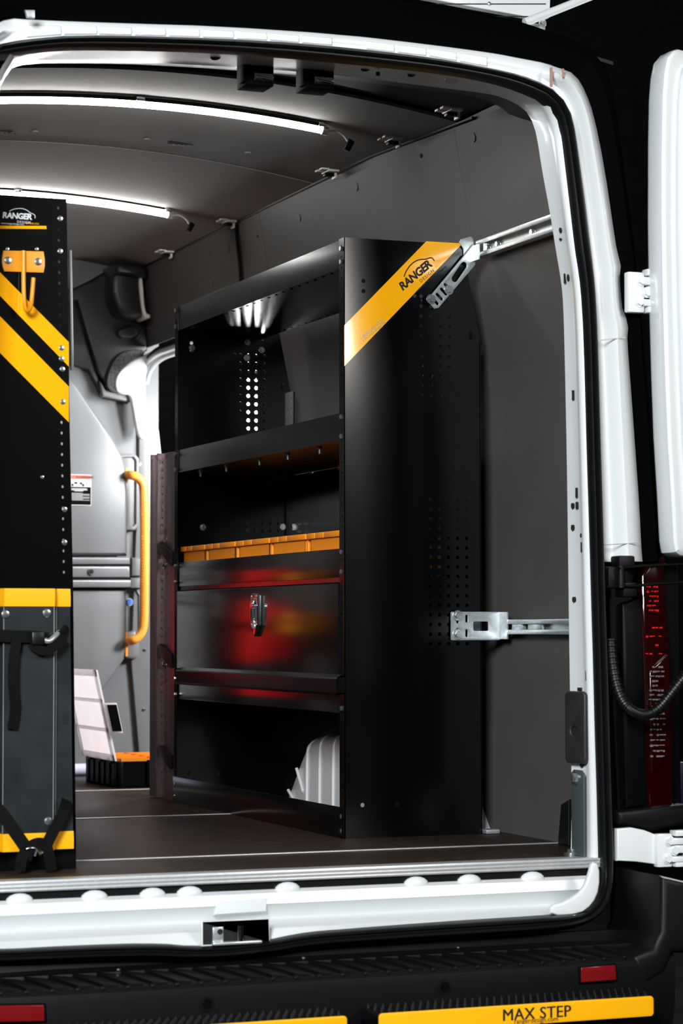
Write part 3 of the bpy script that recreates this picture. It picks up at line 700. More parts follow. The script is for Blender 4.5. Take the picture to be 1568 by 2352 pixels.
# ------------------------------------------------------------------ orange bins on the third shelf
ye = [1.398, 1.156, .88, .592, .309, .040]
where = ['farthest of the five, beside the far upright', 'second from the far upright', 'third, middle of the row', 'fourth, next to the near upright bin', 'nearest of the five, partly behind the near upright']
for k in range(5):
    ya, yb = ye[k+1]+.004, ye[k]-.004; yc = (ya+yb)/2
    zb0, zt0 = .660, .778
    bn = thing('storage_bin', (.15, yc, zb0), 'orange plastic storage bin, '+where[k], 'bin', 'orange bins on the middle shelf')
    i0, i1 = ya+.018, yb-.012
    boxes('bin_body', [((.020, i0, zb0), (.300, i1, zb0+.004)), ((.020, i0, zb0), (.025, i1, zt0-.01)), ((.295, i0, zb0), (.300, i1, zt0-.01)), ((.020, i0, zb0), (.300, i0+.004, zt0-.01)), ((.020, i1-.004, zb0), (.300, i1, zt0-.01))], 'orange', bn)
    ys = [ya, ya+(yb-ya)*.52, ya+(yb-ya)*.76, yb]
    for a, b in zip(ys, ys[1:]): box('rim_front', (.012, a+.0015, zt0-.015), (.03, b-.0015, zt0), 'orange', bn, .0015)
    boxes('rim', [((.02, ya+.006, zt0-.014), (.30, ya+.018, zt0-.002)), ((.02, yb-.014, zt0-.014), (.30, yb-.004, zt0-.002)), ((.295, ya+.006, zt0-.022), (.31, yb-.004, zt0-.002)), ((.018, ya, zt0-.013), (.030, yb, zt0-.002))], 'orange', bn, .002)
    box('corner_rib', (.022, i0-.014, zb0), (.032, i0+.006, zt0-.012), 'orange', bn, .002)

# ------------------------------------------------------------------ wheel arch
wa = thing('wheel_arch', (.35, .55, 0), 'light grey ribbed steel wheel arch behind the bottom shelf opening', 'wheel arch')
def arch_z(y, s=0):
    T = [(0, .243), (.08, .242), (.2, .234), (.27, .224), (.31, .211), (.34, .190), (.38, .150), (.435, .082), (.49, .018), (.506, 0)]; t = abs(y-.61)
    for (a, za), (b, zb_) in zip(T, T[1:]):
        if t <= b: return za+(zb_-za)*(t-a)/(b-a)
    return 0
rings = []
ysx = [.105+1.01*i/60 for i in range(61)]
xa = [(.452, 0.0), (.40, .0), (.325, .001), (.295, .005), (.27, .014), (.255, .028), (.248, .05)]
for x, s in xa: rings.append([V((x, .61+(y-.61)*(1-s*.55), arch_z(y)*(1-s*3.6))) for y in ysx])
rings.append([V((.246, .61+(y-.61)*.972, 0.0)) for y in ysx])
obj('arch_shell', loftmesh(rings), 'arch', wa, 60)
plate('back_panel', [(.036, .329), (.036, .05)]+[(y, arch_z(y)+.008) for y in ysx]+[(1.10, .05), (L-.036, .05), (L-.036, .329)], fx(.378), .003, 'black', su)
for px in (708, 737, 768):
    y = at(px, 1780, 'x', .25).y; zt1 = arch_z(y)
    tube('rib', smooth([(.245, y, 0), (.246, y, zt1*.80), (.253, y, zt1*.885), (.270, y, zt1*.95), (.297, y, zt1*.983), (.34, y, zt1), (.40, y, zt1)], 2), .0045, 'arch', wa, 8)
for a, b in (((681, 1765), (696, 1819)), ((662, 1815), (672, 1832))):
    tube('rib', [at(*a, 'x', .246), at(*b, 'x', .246)], .005, 'arch', wa, 8)

# ================================================================== mounting rails and brackets on the wall
def c55(u, v): return (760+u/2.8, 500+v/2.8)
ub = thing('upper_bracket', tuple(at(1040, 640, 'y', -.02)), 'galvanised slotted bracket angled across the top corner of the end panel', 'bracket')
ol = PY([c55(*p) for p in ((618, 528), (636, 506), (905, 182), (917, 168), (926, 190), (928, 300), (915, 318), (692, 580), (664, 586))], -.014)
sl = []
for (a, b) in (((676, 486), (718, 530)), ((704, 452), (745, 498)), ((655, 520), (690, 560)), ((728, 424), (770, 462))):
    p, q = at(*c55(*a), 'y', -.014), at(*c55(*b), 'y', -.014); sl.append(slot((p.x+q.x)/2, (p.z+q.z)/2, (q.x-p.x)/2*.7, (q.z-p.z)/2*.7, .0038))
p, q = at(*c55(795, 393), 'y', -.014), at(*c55(855, 305), 'y', -.014)
sl.append(slot((p.x+q.x)/2, (p.z+q.z)/2, (q.x-p.x)/2, (q.z-p.z)/2, .0085))
plate('bracket_plate', ol, fy(-.010), .004, 'galv', ub, holes=sl, bev=.0008)
plate('rear_tab', PY([c55(*p) for p in ((822, 160), (832, 140), (895, 121), (908, 132), (916, 165), (850, 240), (848, 200))], -.004), fy(-.003), .004, 'galv', ub, bev=.0008)
for u_, v_ in ((642, 524), (757, 465)): bolt(at(*c55(u_, v_), 'y', -.014), (0, -1, 0), .0085, ub)
fp = [at(*c55(*p), 'y', -.014) for p in ((905, 182), (926, 172), (930, 262), (905, 290))]
box('bracket_flange', (fp[0].x+.002, -.05, fp[3].z+.004), (fp[0].x+.006, -.012, fp[0].z), 'galv', ub)
def rail(name, label, z0, z1, ya, yb, x):
    r = thing(name, (x, (ya+yb)/2, z0), label, 'rail')
    h = z1-z0
    box('rail_back', (x+.004, ya, z0), (x+.007, yb, z1), 'galv', r)
    box('rail_web', (x-.016, ya, z1-.004), (x+.006, yb, z1), 'galv', r, .001); box('rail_web', (x-.016, ya, z0), (x+.006, yb, z0+.004), 'galv', r, .001)
    box('rail_lip', (x-.018, ya, z1-.012), (x-.015, yb, z1), 'galv', r, .001); box('rail_lip', (x-.018, ya, z0), (x-.015, yb, z0+.012), 'galv', r, .001)
    return r
pa, pb = at(1092, 579, 'x', .385), at(1262, 515, 'x', .385)
r1 = rail('wall_rail', 'long galvanised channel rail on the wall beside the upper bracket', pa.z-.022, pa.z+.022, -.44, -.0, .385)
for yy_, xx in ((-.04, 0), (-.10, 0), (-.30, 0)): bolt((.386, yy_, pa.z), (-1, 0, 0), .008, r1)
lb = thing('lower_bracket', tuple(at(1092, 1470, 'y', -.01)), 'galvanised bracket plate with square window low on the end panel', 'bracket')
def c5(u, v): return (900+u/3.136, 1100+v/3.136)
q0, q1 = at(*c5(425, 1163), 'y', -.01), at(*c5(780, 957), 'y', -.01)
ol = rrect(q0.x, q0.z, q1.x, q1.z, .004)
a0, a1 = at(*c5(586, 1094), 'y', -.01), at(*c5(693, 1027), 'y', -.01)
hs = [rrect(a0.x, a0.z, a1.x, a1.z, .004)]
for u_, v0, v1 in ((537, 982, 1030), (537, 1088, 1135), (472, 1010, 1034), (472, 1082, 1100)):
    p, q = at(*c5(u_, v0), 'y', -.01), at(*c5(u_, v1), 'y', -.01); hs.append(slot(p.x, (p.z+q.z)/2, 0, (p.z-q.z)/2*.8, .0033))
plate('bracket_plate', ol, fy(-.006), .004, 'galv', lb, holes=hs, bev=.0008)
for u_, v_ in ((472, 984), (472, 1119)): bolt(at(*c5(u_, v_), 'y', -.011), (0, -1, 0), .009, lb)
box('bracket_flange', (q1.x-.003, -.055, q0.z+.003), (q1.x+.001, -.006, q1.z-.001), 'galv', lb)
pz1, pz0 = at(1160, 1423, 'x', .44).z, at(1160, 1457, 'x', .44).z
r2 = rail('wall_rail', 'short galvanised channel rail on the wall beside the lower bracket', pz0, pz1, -.44, -.03, .446)
for yy_ in (-.09, -.2): bolt((.444, yy_, (pz0+pz1)/2), (-1, 0, 0), .008, r2)
box('slide_nut', (.432, -.13, pz0+.008), (.444, -.07, pz1-.008), 'galv', r2, .002); box('slide_plate', (.434, -.24, pz0+.006), (.440, -.16, pz1-.006), 'galv', r2, .001)

# ================================================================== LED tubes, ceiling clips, strap
def led(y, xr, xl, label, cl, skirt=False):
    def zz(x): return ceil_z(x, y)-.020
    t = thing('led_tube', ((xr+xl)/2, y, ceil_z((xr+xl)/2, y)), label, 'light', 'ceiling led tubes')
    pts = [V((xl+(xr-xl)*i/30, y, zz(xl+(xr-xl)*i/30))) for i in range(31)]
    tube('diffuser', pts, .0105, 'led', t, 12)
    tube('holder', [p+V((0, -.001, .0125)) for p in pts], 0, 'plastic', t, flat=(.0165 if skirt else .0135, .002), up=(0, 0, 1))
    if skirt: tube('rear_skirt', [p+V((0, -.0155, .0095)) for p in pts], 0, 'plastic', t, flat=(.0015, .0045), up=(0, 0, 1))
    tube('end_cap', [pts[-1]-V((.004, 0, -.0002)), pts[-1]+V((.012, 0, -.0025))], .0122, 'whiteclip', t, 12)
    for x in cl: box('clip', (x-.012, y-.022, zz(x)+.004), (x+.012, y+.010, zz(x)+.022), 'zinc', t, .003)
    e = pts[-1]+V((.012, 0, -.002))
    tube('lead_wire', smooth([e, e+V((.02, -.01, .002)), e+V((.04, -.02, -.012)), e+V((.05, -.025, -.03))], 2), .0028, 'whiteclip', t, 6)
    c = e+V((.052, -.027, -.040)); bm = bmesh.new(); boxm(bm, c-V((.009, .009, .016)), c+V((.009, .009, .016)), .003, Matrix.Translation(c) @ Matrix.Rotation(.5, 4, 'Y') @ Matrix.Translation(-c)); obj('connector', frombm(bm), 'rubber', t)
def led_x(px, py, y): return at(px, py, 'y', y).x
led(.40, led_x(742, 290, .40), -.94, 'glowing white led tube nearest the rear doors on the ceiling', [led_x(735, 283, .4), led_x(318, 230, .4), -.85], True)
led(1.86, led_x(388, 482, 1.86), -.94, 'glowing white led tube deeper in the van above the hook panel', [led_x(383, 475, 1.86), led_x(38, 440, 1.86), -.85])
for k, (px, py, nm) in enumerate(((1050, 257, 'nearest the rear door frame'), (915, 323, 'second from the rear door frame'), (768, 396, 'third from the rear door frame'), (535, 511, 'above the hanging black strap'), (392, 581, 'farthest, next to the bulkhead'))):
    p = on_wall(px, py); p.z = min(p.z, ceil_z(p.x-.03, p.y)-.012); p = at(px, py, 'z', p.z); p.x = min(p.x, wall_x(p.z)-.002)
    c = thing('liner_clip', (p.x, p.y, p.z-.01), 'white plastic liner clip at the ceiling edge, '+nm, 'clip', 'liner clips along the ceiling edge')
    box('clip_body', (p.x-.030, p.y-.030, p.z-.003), (p.x+.004, p.y+.030, p.z+.004), 'whiteclip', c, .002)
    box('clip_finger', (p.x-.052, p.y-.028, p.z+.001), (p.x-.026, p.y-.006, p.z+.007), 'whiteclip', c, .002)
    box('clip_finger', (p.x-.052, p.y+.006, p.z+.001), (p.x-.026, p.y+.028, p.z+.007), 'whiteclip', c, .002)
    box('clip_tongue', (p.x-.004, p.y-.014, p.z-.020), (p.x+.003, p.y+.014, p.z-.002), 'whiteclip', c, .002)
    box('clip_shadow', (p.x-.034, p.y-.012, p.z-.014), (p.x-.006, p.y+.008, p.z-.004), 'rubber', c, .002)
tag(tube('hanging_strap', smooth([on_wall(545, 516)+V((-.006, 0, 0)), on_wall(550, 560)+V((-.008, 0, 0)), on_wall(556, 610)+V((-.008, 0, 0)), on_wall(560, 680)+V((-.008, 0, 0))], 2), 0, 'strap', None, flat=(.010, .002), up=(-1, 0, 0)), 'black strap hanging down the wall above the shelving', 'strap')
tag(tube('seam_gap', [V((.338, -.05+i*.1, ceil_z(.338, -.05+i*.1)-.004)) for i in range(31)], .004, 'rubber', None, 6), 'dark rubber bead along the ceiling and wall joint', 'bead')
# latch boxes hanging from the header
for (x0, x1, y0, y1), nm in (((566, 632, 146, 193), 'left'), ((703, 770, 154, 201), 'right')):
    q0, q1 = at(x0, y1, 'y', -.50), at(x1, y0, 'y', -.50)
    lt = thing('header_latch', ((q0.x+q1.x)/2, -.48, q0.z), 'black latch box with chrome striker hanging from the header, '+nm+' of two', 'latch', 'header latches')
    box('latch_housing', (q0.x, -.50, q0.z), (q1.x-.003, -.43, q1.z+.012), 'strap', lt, .003)
    box('latch_flange', (q0.x-.008, -.502, q0.z+.006), (q0.x+.003, -.47, q1.z+.012), 'strap', lt, .002)
    box('latch_roof', (q0.x-.02, -.47, q1.z+.004), (q1.x+.02, -.41, q1.z+.016), 'plastic', lt, .004)
    cx_, cz_ = (q0.x+q1.x)/2+.004, q0.z+.018
    box('striker_plate', (cx_-.022, -.506, cz_-.009), (cx_+.024, -.500, cz_+.009), 'chrome', lt, .002)
    cyl('striker_bar', (cx_-.018, -.512, cz_+.002), (1, 0, -.1), .0045, .040, 'chrome', lt)
    box('striker_slot', (cx_-.004, -.5075, cz_-.008), (cx_+.020, -.505, cz_-.003), 'darkvoid', lt)

# ================================================================== hardware on the kerb side pillar
p0 = on_flange(1311, 1590)[0]
def pillar_plate(px0, px1, py0, py1, th_, m, name, label, cat, r=.01, e=.0):
    pa_, pb_ = at(px0, py1, 'y', -.625), at(px1, py0, 'y', -.69)
    d = (V((pb_.x, pb_.y, 0))-V((pa_.x, pa_.y, 0))); ln = d.length; d.normalize(); n_ = V((d.y, -d.x, 0))
    if n_.x > 0: n_ = -n_
    zz0, zz1 = pa_.z, pb_.z
    root = thing(name, (pa_.x, pa_.y, zz0), label, cat)
    fn = lambda u, v, w: tuple(V((pa_.x, pa_.y, zz0))+d*u+V((0, 0, v))+n_*(w+.003+e))
    return root, fn, ln, zz1-zz0, n_
root, fn, ln, hz, n_ = pillar_plate(1307, 1353, 1588, 1752, .012, 'greybrown', 'pillar_cover', 'taupe plastic cover plate with round hole on the white door pillar', 'cover')
ptc = rrect(0, 0, ln, hz, .012)
plate('cover_plate', ptc, fn, .012, 'greybrown', root, bev=.004, holes=[circ(ln*.45, hz*.45, .011, 16)])
plate('cover_hole', circ(ln*.45, hz*.45, .0115, 16), fn, .004, 'darkvoid', root)
root, fn, ln, hz, n_ = pillar_plate(1323, 1350, 1770, 1962, .006, 'steelstrap', 'steel_strap', 'grey steel strap bolted upright at the foot of the door pillar', 'bracket', e=.004)
plate('strap_plate', [(0, 0), (ln*1.0, 0), (ln, hz*.96), (ln*.8, hz), (ln*.2, hz), (0, hz*.96)], fn, .005, 'steelstrap', root, bev=.001)
bolt(V(fn(ln*.42, hz*.91, .006)), n_, .011, root)
cg = tag(plate('corner_guard', PX([(1287, 1938), (1294, 1848), (1312, 1836), (1312, 1942)], .43), fx(.43), .008, 'rubber', None, bev=.002), 'black triangular rubber guard at the wall corner by the pillar', 'guard')
tie = thing('tie_bolt', tuple(at(1312, 1960, 'z', 0)), 'zinc tie down bolt on the floor corner beside the threshold', 'bolt')
p = at(1312, 1960, 'z', .006)
bolt(p, (0, 0, 1), .010, tie); cyl('bolt_washer', (p.x, p.y, 0.001), (0, 0, 1), .018, .006, 'zinc', tie); bolt(p+V((.028, .0, 0)), (-.3, -1, .3), .008, tie)
p = at(1085, 1912, 'z', .004)
tag(box('floor_foot', (.382, -.02, 0.001), (.42, .02, .012), 'galv', None, .002), 'small steel foot at the back corner of the end panel', 'foot')

# ================================================================== exterior: hinges, tail light, door, hose
tag(plate('hinge_pad', PY([(1408, 1902), (1440, 1899), (1470, 1905), (1512, 1921), (1512, 1986), (1450, 1978), (1408, 1976)], -.70), fy(-.70), .02, 'white', None, bev=.004), 'white body pad left of the lower door hinge', 'body panel')
# open right door: inner edge towards the camera, reaching out of the picture
dd = thing('rear_door', (.8, -.85, .65), 'open white rear door at the right edge of the photo', 'door')
Dp = [(1568, 106), (1552, 112), (1535, 130), (1526, 165), (1521, 215), (1518, 330), (1517, 500), (1519, 620), (1521, 700), (1526, 850), (1533, 1000), (1543, 1130), (1550, 1240), (1556, 1268), (1572, 1277)]
pts = PY(Dp, -.80)
top = [(pts[0][0]+.75, pts[0][1]+.01)]; bot = [(pts[-1][0]+.75, pts[-1][1])]
fd = lambda y: (lambda u, v, w: (u, y-w+(u-.48)*.42, v))
plate('door_shell', top+pts+bot, fd(-.72), .085, 'white', dd, bev=.018)
inn = [(x+.045, 0.7+(z-.7)*.97+.015) for x, z in pts]
plate('door_inner', [(inn[0][0]+.70, inn[0][1])]+inn+[(inn[-1][0]+.70, inn[-1][1])], fd(-.80), .03, 'white', dd, bev=.012)
def hinge(name, label, x0, y0, x1, y1, Y):
    a, b = at(x0, y1, 'y', Y), at(x1, y0, 'y', Y); w_, h_ = b.x-a.x, b.z-a.z
    h = box('hinge', (a.x, Y-.012, a.z), (a.x+w_*.42, Y+.01, a.z+h_*.92), 'white', dd, .004); h['label'] = label
    bx_ = lambda n, u0, u1, v0, v1, d0, d1, bev=.003: box(n, (a.x+w_*u0, Y-d1, a.z+h_*v0), (a.x+w_*u1, Y-d0, a.z+h_*v1), 'white', h, bev)
    bx_('hinge_leaf', .46, 1.0, 0, .18, -.01, .02); bx_('hinge_leaf', .46, 1.0, .84, 1, -.01, .02); bx_('hinge_leaf', .9, 1.05, .0, 1, -.01, .012)
    bx_('hinge_arm', .35, .70, .62, .80, 0, .024); bx_('hinge_arm', .35, .72, .14, .30, 0, .024); bx_('hinge_arm', .45, .75, .38, .6, 0, .02)
    bx_('hinge_knuckle', .74, .9, .5, .78, 0, .026, .005); bx_('hinge_knuckle', .74, .9, .22, .46, 0, .026, .005)
    for u, v in ((.33, .72), (.47, .46), (.28, .24)):
        o = cyl('hinge_bolt', (a.x+w_*u, Y-.010, a.z+h_*v), (0, -1, 0), .009, .012, 'white', h, 6); 
        cyl('bolt_flange', (a.x+w_*u, Y-.008, a.z+h_*v), (0, -1, 0), .0125, .006, 'white', h, 14)
    bx2 = box('hinge_gap', (a.x+w_*.62, Y-.006, a.z+h_*.3), (a.x+w_*.86, Y-.002, a.z+h_*.7), 'darkvoid', h)
    return h
hinge('door_hinge', 'upper white steel hinge joining the open right door', 1437, 622, 1526, 718, -.72)
hinge('door_hinge', 'lower white steel hinge beside the bumper corner', 1504, 1905, 1585, 1992, -.72)
# black body quarter behind the lamp and tail light
q = thing('body_quarter', (.47, -.64, 0), 'black body corner around the tail light', 'body panel')
plate('quarter_panel', PY([(1386, 1268), (1478, 1285), (1548, 1300), (1556, 1890), (1545, 1905), (1412, 1905), (1398, 1600)], -.62), fy(-.62), .02, 'gloss', q, bev=.006)
plate('lamp_bezel', PY([(1418, 1385), (1466, 1370), (1472, 1600), (1480, 1850), (1428, 1856), (1420, 1600)], -.64), fy(-.64), .025, 'gloss', q, bev=.01)
plate('lamp_ledge', PY([(1405, 1862), (1560, 1845), (1568, 1890), (1480, 1910), (1410, 1892)], -.66), fy(-.64), .05, 'plastic', q, bev=.012)
tl = thing('tail_light', tuple(at(1500, 1855, 'y', -.66)), 'tall red and clear tail light on the right body corner', 'tail light')
Lo = [(1466, 1322), (1490, 1288), (1520, 1276), (1524, 1400), (1534, 1520), (1540, 1640), (1540, 1856), (1482, 1858), (1476, 1600), (1470, 1450)]
plate('red_lens', PY(Lo, -.66), fy(-.645), .03, 'redlens', tl, bev=.008)
Lc = [(1488, 1540), (1533, 1503), (1534, 1700), (1532, 1735), (1492, 1775)]
plate('clear_lens', PY(Lc, -.675), fy(-.675), .008, 'redlens', tl, bev=.003)
def rowbars(y0, y1, n, x0, x1, m, Y):
    for i in range(n):
        y = y0+(y1-y0)*i/max(1, n-1); k = 5
        for j in range(k):
            if random.random() < .2: continue
            xa_ = x0+(x1-x0)*j/k+random.uniform(0, 2); xb_ = xa_+(x1-x0)/k*random.uniform(.5, .9)
            a, b = at(xa_, y+random.uniform(2, 5), 'y', Y), at(xb_, y, 'y', Y)
            box('reflector_facet', (a.x, Y-.0012, min(a.z, b.z)), (b.x, Y+.002, max(a.z, b.z)), m, tl)
rowbars(1346, 1400, 6, 1484, 1512, 'redbright', -.677); rowbars(1440, 1500, 4, 1482, 1520, 'redbright', -.677)
rowbars(1530, 1605, 8, 1490, 1524, 'clearlens', -.685); rowbars(1625, 1735, 10, 1492, 1528, 'clearlens', -.685)
# door check bracket with two rods
dc2 = thing('door_check', tuple(at(1425, 1375, 'y', -.72)), 'black door check bracket with two steel rods by the tail light', 'door check')
b1, b2 = at(1390, 1352, 'y', -.72), at(1438, 1302, 'y', -.72)
box('check_body', (b1.x, -.735, b1.z), (b2.x, -.69, b2.z), 'plastic', dc2, .006)
b1, b2 = at(1410, 1310, 'y', -.72), at(1447, 1277, 'y', -.72); box('check_head', (b1.x, -.745, b1.z), (b2.x, -.70, b2.z), 'plastic', dc2, .005)
b1, b2 = at(1420, 1372, 'y', -.72), at(1452, 1338, 'y', -.72); box('check_foot', (b1.x, -.745, b1.z), (b2.x, -.70, b2.z), 'plastic', dc2, .005)
cyl('pivot_pin', at(1426, 1350, 'y', -.745), (0, 0, 1), .009, .05, 'plastic', dc2)
tube('check_rod', smooth([at(1420, 1306, 'y', -.75), at(1450, 1302, 'y', -.75), at(1500, 1299, 'y', -.76), at(1568, 1296, 'y', -.78), at(1640, 1294, 'y', -.80)], 2), .0035, 'gloss', dc2, 8)
tube('check_rod', smooth([at(1424, 1344, 'y', -.75), at(1440, 1347, 'y', -.75), at(1500, 1342, 'y', -.76), at(1568, 1337, 'y', -.78), at(1640, 1333, 'y', -.80)], 2), .0035, 'gloss', dc2, 8)
# corrugated hose
hpts = resample(smooth([at(1402, 1470, 'y', -.70), at(1406, 1530, 'y', -.72), at(1418, 1590, 'y', -.74), at(1440, 1628, 'y', -.76), at(1475, 1645, 'y', -.77), at(1510, 1632, 'y', -.78), at(1540, 1595, 'y', -.79), at(1575, 1550, 'y', -.80), at(1620, 1500, 'y', -.82)], 3), 240)
tag(obj('corrugated_hose', tubemesh(hpts, .012, 10, rfn=lambda t: .0125+(.0022*(math.sin(t*240*.8) > 0) if not .40 < t < .55 else 0)), 'rubber', None, 40), 'black corrugated cable hose looping to the open door', 'hose')

# ================================================================== bumper and steps
bp = thing('rear_bumper', (CX, -.9, -.42), 'black plastic rear bumper with ribbed step pad', 'bumper')
def byc(x): return -.945+.07*max(0, (abs(x-CX)-.35)/.75)**2       # slight plan curve
xs = [-1.18+1.60*i/40 for i in range(41)]
prf = [(.155, -.172), (.13, -.178), (.03, -.190), (.008, -.193), (0.0, -.202), (-.004, -.225), (.0, -.30), (.02, -.40), (.06, -.42)]
obj('bumper_skin', loftmesh([[V((x, byc(x)+a, b)) for x in xs] for a, b in prf]), 'plastic', bp, 30)
box('step_shelf', (-1.2, -.84, -.22), (.40, -.77, -.175), 'plastic', bp, .004)
box('lower_closing', (-1.2, -.785, -.30), (.42, -.765, -.152), 'plastic', bp, .002)
for k in range(29):
    x = -1.15+k*.0515
    if x > .30: break
    y0_ = byc(x)
    a = [(x, y0_+.012, -.192), (x+.034, y0_+.014, -.192), (x-.008, y0_+.125, -.178), (x-.046, y0_+.120, -.178)]
    bm = bmesh.new(); lo_ = [bm.verts.new(p) for p in a]; hi = [bm.verts.new(V(p)+V((0, 0, (.006, .002, .001, .005)[i]))) for i, p in enumerate(a)]
    bm.faces.new(hi)
    for i in range(4): bm.faces.new((lo_[i], lo_[(i+1) % 4], hi[(i+1) % 4], hi[i]))
    obj('tread_ridge', frombm(bm), 'plastic', bp)
    box('tread_stud', (x-.006, y0_+.003, -.198), (x+.004, y0_+.012, -.191), 'plastic', bp, .002)
for px, py in ((272, 2228), (697, 2201), (1052, 2178), (1328, 2157)):
    p = at(px, py, 'z', -.174); bolt(p, (0, 0, 1), .005, bp, 'dome', 'screw')
obj('bumper_corner', platemesh(PY([(1520, 2012), (1640, 2040), (1640, 2190), (1548, 2190), (1530, 2235), (1490, 2262), (1456, 2264), (1456, 2195), (1500, 2180), (1518, 2140)], -.93), (), fy(-.68), .25, .015), 'plastic', bp, 40)
for px, py in ((474, 2304), (1018, 2266)):
    p = at(px, py, 'y', byc(at(px, py, 'y', -.94).x)-.0)
    o = cyl('parking_sensor', p+V((0, .01, 0)), (0, -1, 0), .0155, .016, 'rubber', bp, 20); cyl('sensor_face', p+V((0, -.003, 0)), (0, -1, 0), .010, .006, 'gloss', o, 16)
for pts_, nm in ((((-40, 2310), (100, 2308), (102, 2345), (-40, 2348)), 'left'), (((1333, 2222), (1411, 2216), (1414, 2250), (1333, 2256)), 'right')):
    x_ = at(pts_[1][0], 2300, 'y', -.94).x; Y = byc(at(pts_[0][0], 2250, 'y', -.94).x if nm == 'right' else x_)-.007
    rr = thing('bumper_reflector', tuple(at(pts_[2][0]-40, pts_[2][1], 'y', Y)), 'red rectangular reflector in the black bumper, %s one' % nm, 'reflector', 'bumper reflectors')
    plate('reflector_lens', PY(pts_, Y), fy(Y+.002), .006, 'redrefl', rr, bev=.002)
    cxm = sum(p[0] for p in pts_)/4; cym = sum(p[1] for p in pts_)/4
    plate('reflector_bezel', PY([(cxm+(a-cxm)*1.07, cym+(b-cym)*1.2) for a, b in pts_], Y), fy(Y+.003), .004, 'gloss', rr, bev=.001)
# clip on step plates with yellow front edge
def step(x0, x1, label, lettering):
    YS = -1.05; z1 = -.262; z0 = -.302
    s = thing('bumper_step', ((x0+x1)/2, YS, -.38), label, 'step', 'yellow edged bumper steps')
    box('step_tray', (x0, YS, z1-.03), (x1, byc((x0+x1)/2)-.006, z1), 'plastic', s, .004)
    plate('yellow_edge', rrect(x0, z0, x1, z1+.003, .008), fy(YS), .006, 'yellowp', s, bev=.002)
    boxes('step_support', [((x0+.08, YS+.02, -.40), (x0+.13, byc(x0)-.03, z1-.03)), ((x1-.13, YS+.02, -.40), (x1-.08, byc(x1)-.03, z1-.03))], 'plastic', s)
    bm = bmesh.new()
    nx = int((x1-x0)/.017)
    for r in range(5):
        for c in range(nx):
            x = x0+.012+c*.017+(r % 2)*.008; y = YS+.014+r*.018
            bmesh.ops.create_cone(bm, segments=5, radius1=.0055, radius2=.002, depth=.009, cap_ends=True, matrix=Matrix.Translation((x, y, z1+.0045)))
    o = obj('grip_teeth', frombm(bm), 'plastic', s); o['kind'] = 'stuff'
    if lettering:
        p = at(1153, 2345, 'y', YS-.0065)
        for e in (-.0006, 0, .0006): text('lettering', 'MAX STEP', .0345, 'text', s, (p.x+e, YS-.0065-e*.05, p.z), (1, 0, -.0), (0, 0, 1), space=1.04)
        p = at(1180, 2350.5, 'y', YS-.0065)
        text('lettering', 'rangerdesign.com', .0145, 'text', s, (p.x, YS-.0065, p.z-.001), (1, 0, 0), (0, 0, 1))
xs0, xs1 = at(868, 2340, 'y', -1.05).x, at(1498, 2300, 'y', -1.05).x
step(xs0, xs1, 'yellow edged bumper step plate with black MAX STEP lettering', True)
step(at(795, 2345, 'y', -1.05).x-.62, at(795, 2345, 'y', -1.05).x, 'yellow edged bumper step plate at the bottom left without visible lettering', False)
tag(plate('blue_panel', PY([(1548, 1750), (1620, 1745), (1620, 1862), (1548, 1862)], -.30), fy(-.30), .02, 'navy', None, bev=.004), 'dark blue plastic edge behind the tail light', 'panel')

# ================================================================== roof rack corner above the van
rk = thing('roof_rack', (.5, .3, 2.0), 'white rack panel and tube on top of the black roof', 'roof rack')
YR = .30
plate('rack_panel', PY([(900, -60), (1255, -60), (1251, 46), (1200, 44), (1075, 22), (960, 0)], YR), fy(YR), .03, 'white', rk, bev=.003)
for yy_ in (9, 38): plate('rack_groove', PY([(985, yy_-1), (1253, yy_-1), (1253, yy_+1), (985, yy_+1)], YR-.032), fy(YR-.0305), .002, 'darkvoid', rk)
tube('rack_tube', [at(1204, 52, 'y', YR-.08), at(1270, 26, 'y', YR-.08), at(1400, -26, 'y', YR-.08)], .0115, 'white', rk, 14)
bolt(at(1123, 8, 'y', YR-.033), (0, -1, 0), .005, rk, 'dome', 'screw'); bolt(at(1245, 53, 'y', YR-.05), (0, -1, 0), .008, rk)
for x in (at(1000, 0, 'y', YR).x, at(1230, 0, 'y', YR).x): box('rack_foot', (x-.02, YR-.02, 1.78), (x+.02, YR+.02, 2.2), 'white', rk, .003)

# ================================================================== street side unit (left edge)
YL = -.472
lu = thing('shelving_unit', (-1.03, .3, 0), 'black shelving unit at the left edge with two yellow stripes and a hook', 'shelf unit')
xl = -1.20
edge = PY([(153, 457), (160, 970), (168, 1355), (175, 1996)], YL)
ztop = edge[0][1]
lh = []
for i in range(72):
    py = 478+i*24.6
    if py > 1330: break
    px = 134+(py-478)*.0155; p = at(px, py, 'y', YL); lh.append(circ(p.x, p.z, .0028, 8, .0036))
plate('end_panel', [(xl, 0), (edge[3][0], 0), (edge[2][0], edge[2][1]), (edge[1][0], edge[1][1]), (edge[0][0], ztop), (xl, ztop)], fy(YL+.003), .003, 'black', lu, holes=lh)
box('far_end_panel', (xl, .95, 0), (-.83, .953, ztop), 'black', lu)
for z in (.06, .38, .72, 1.06, 1.40): box('shelf_tray', (xl, YL+.004, z), (-.86, .95, z+.004), 'black', lu); box('front_lip', (-.862, YL+.004, z), (-.86, .95, z+.06), 'black', lu)
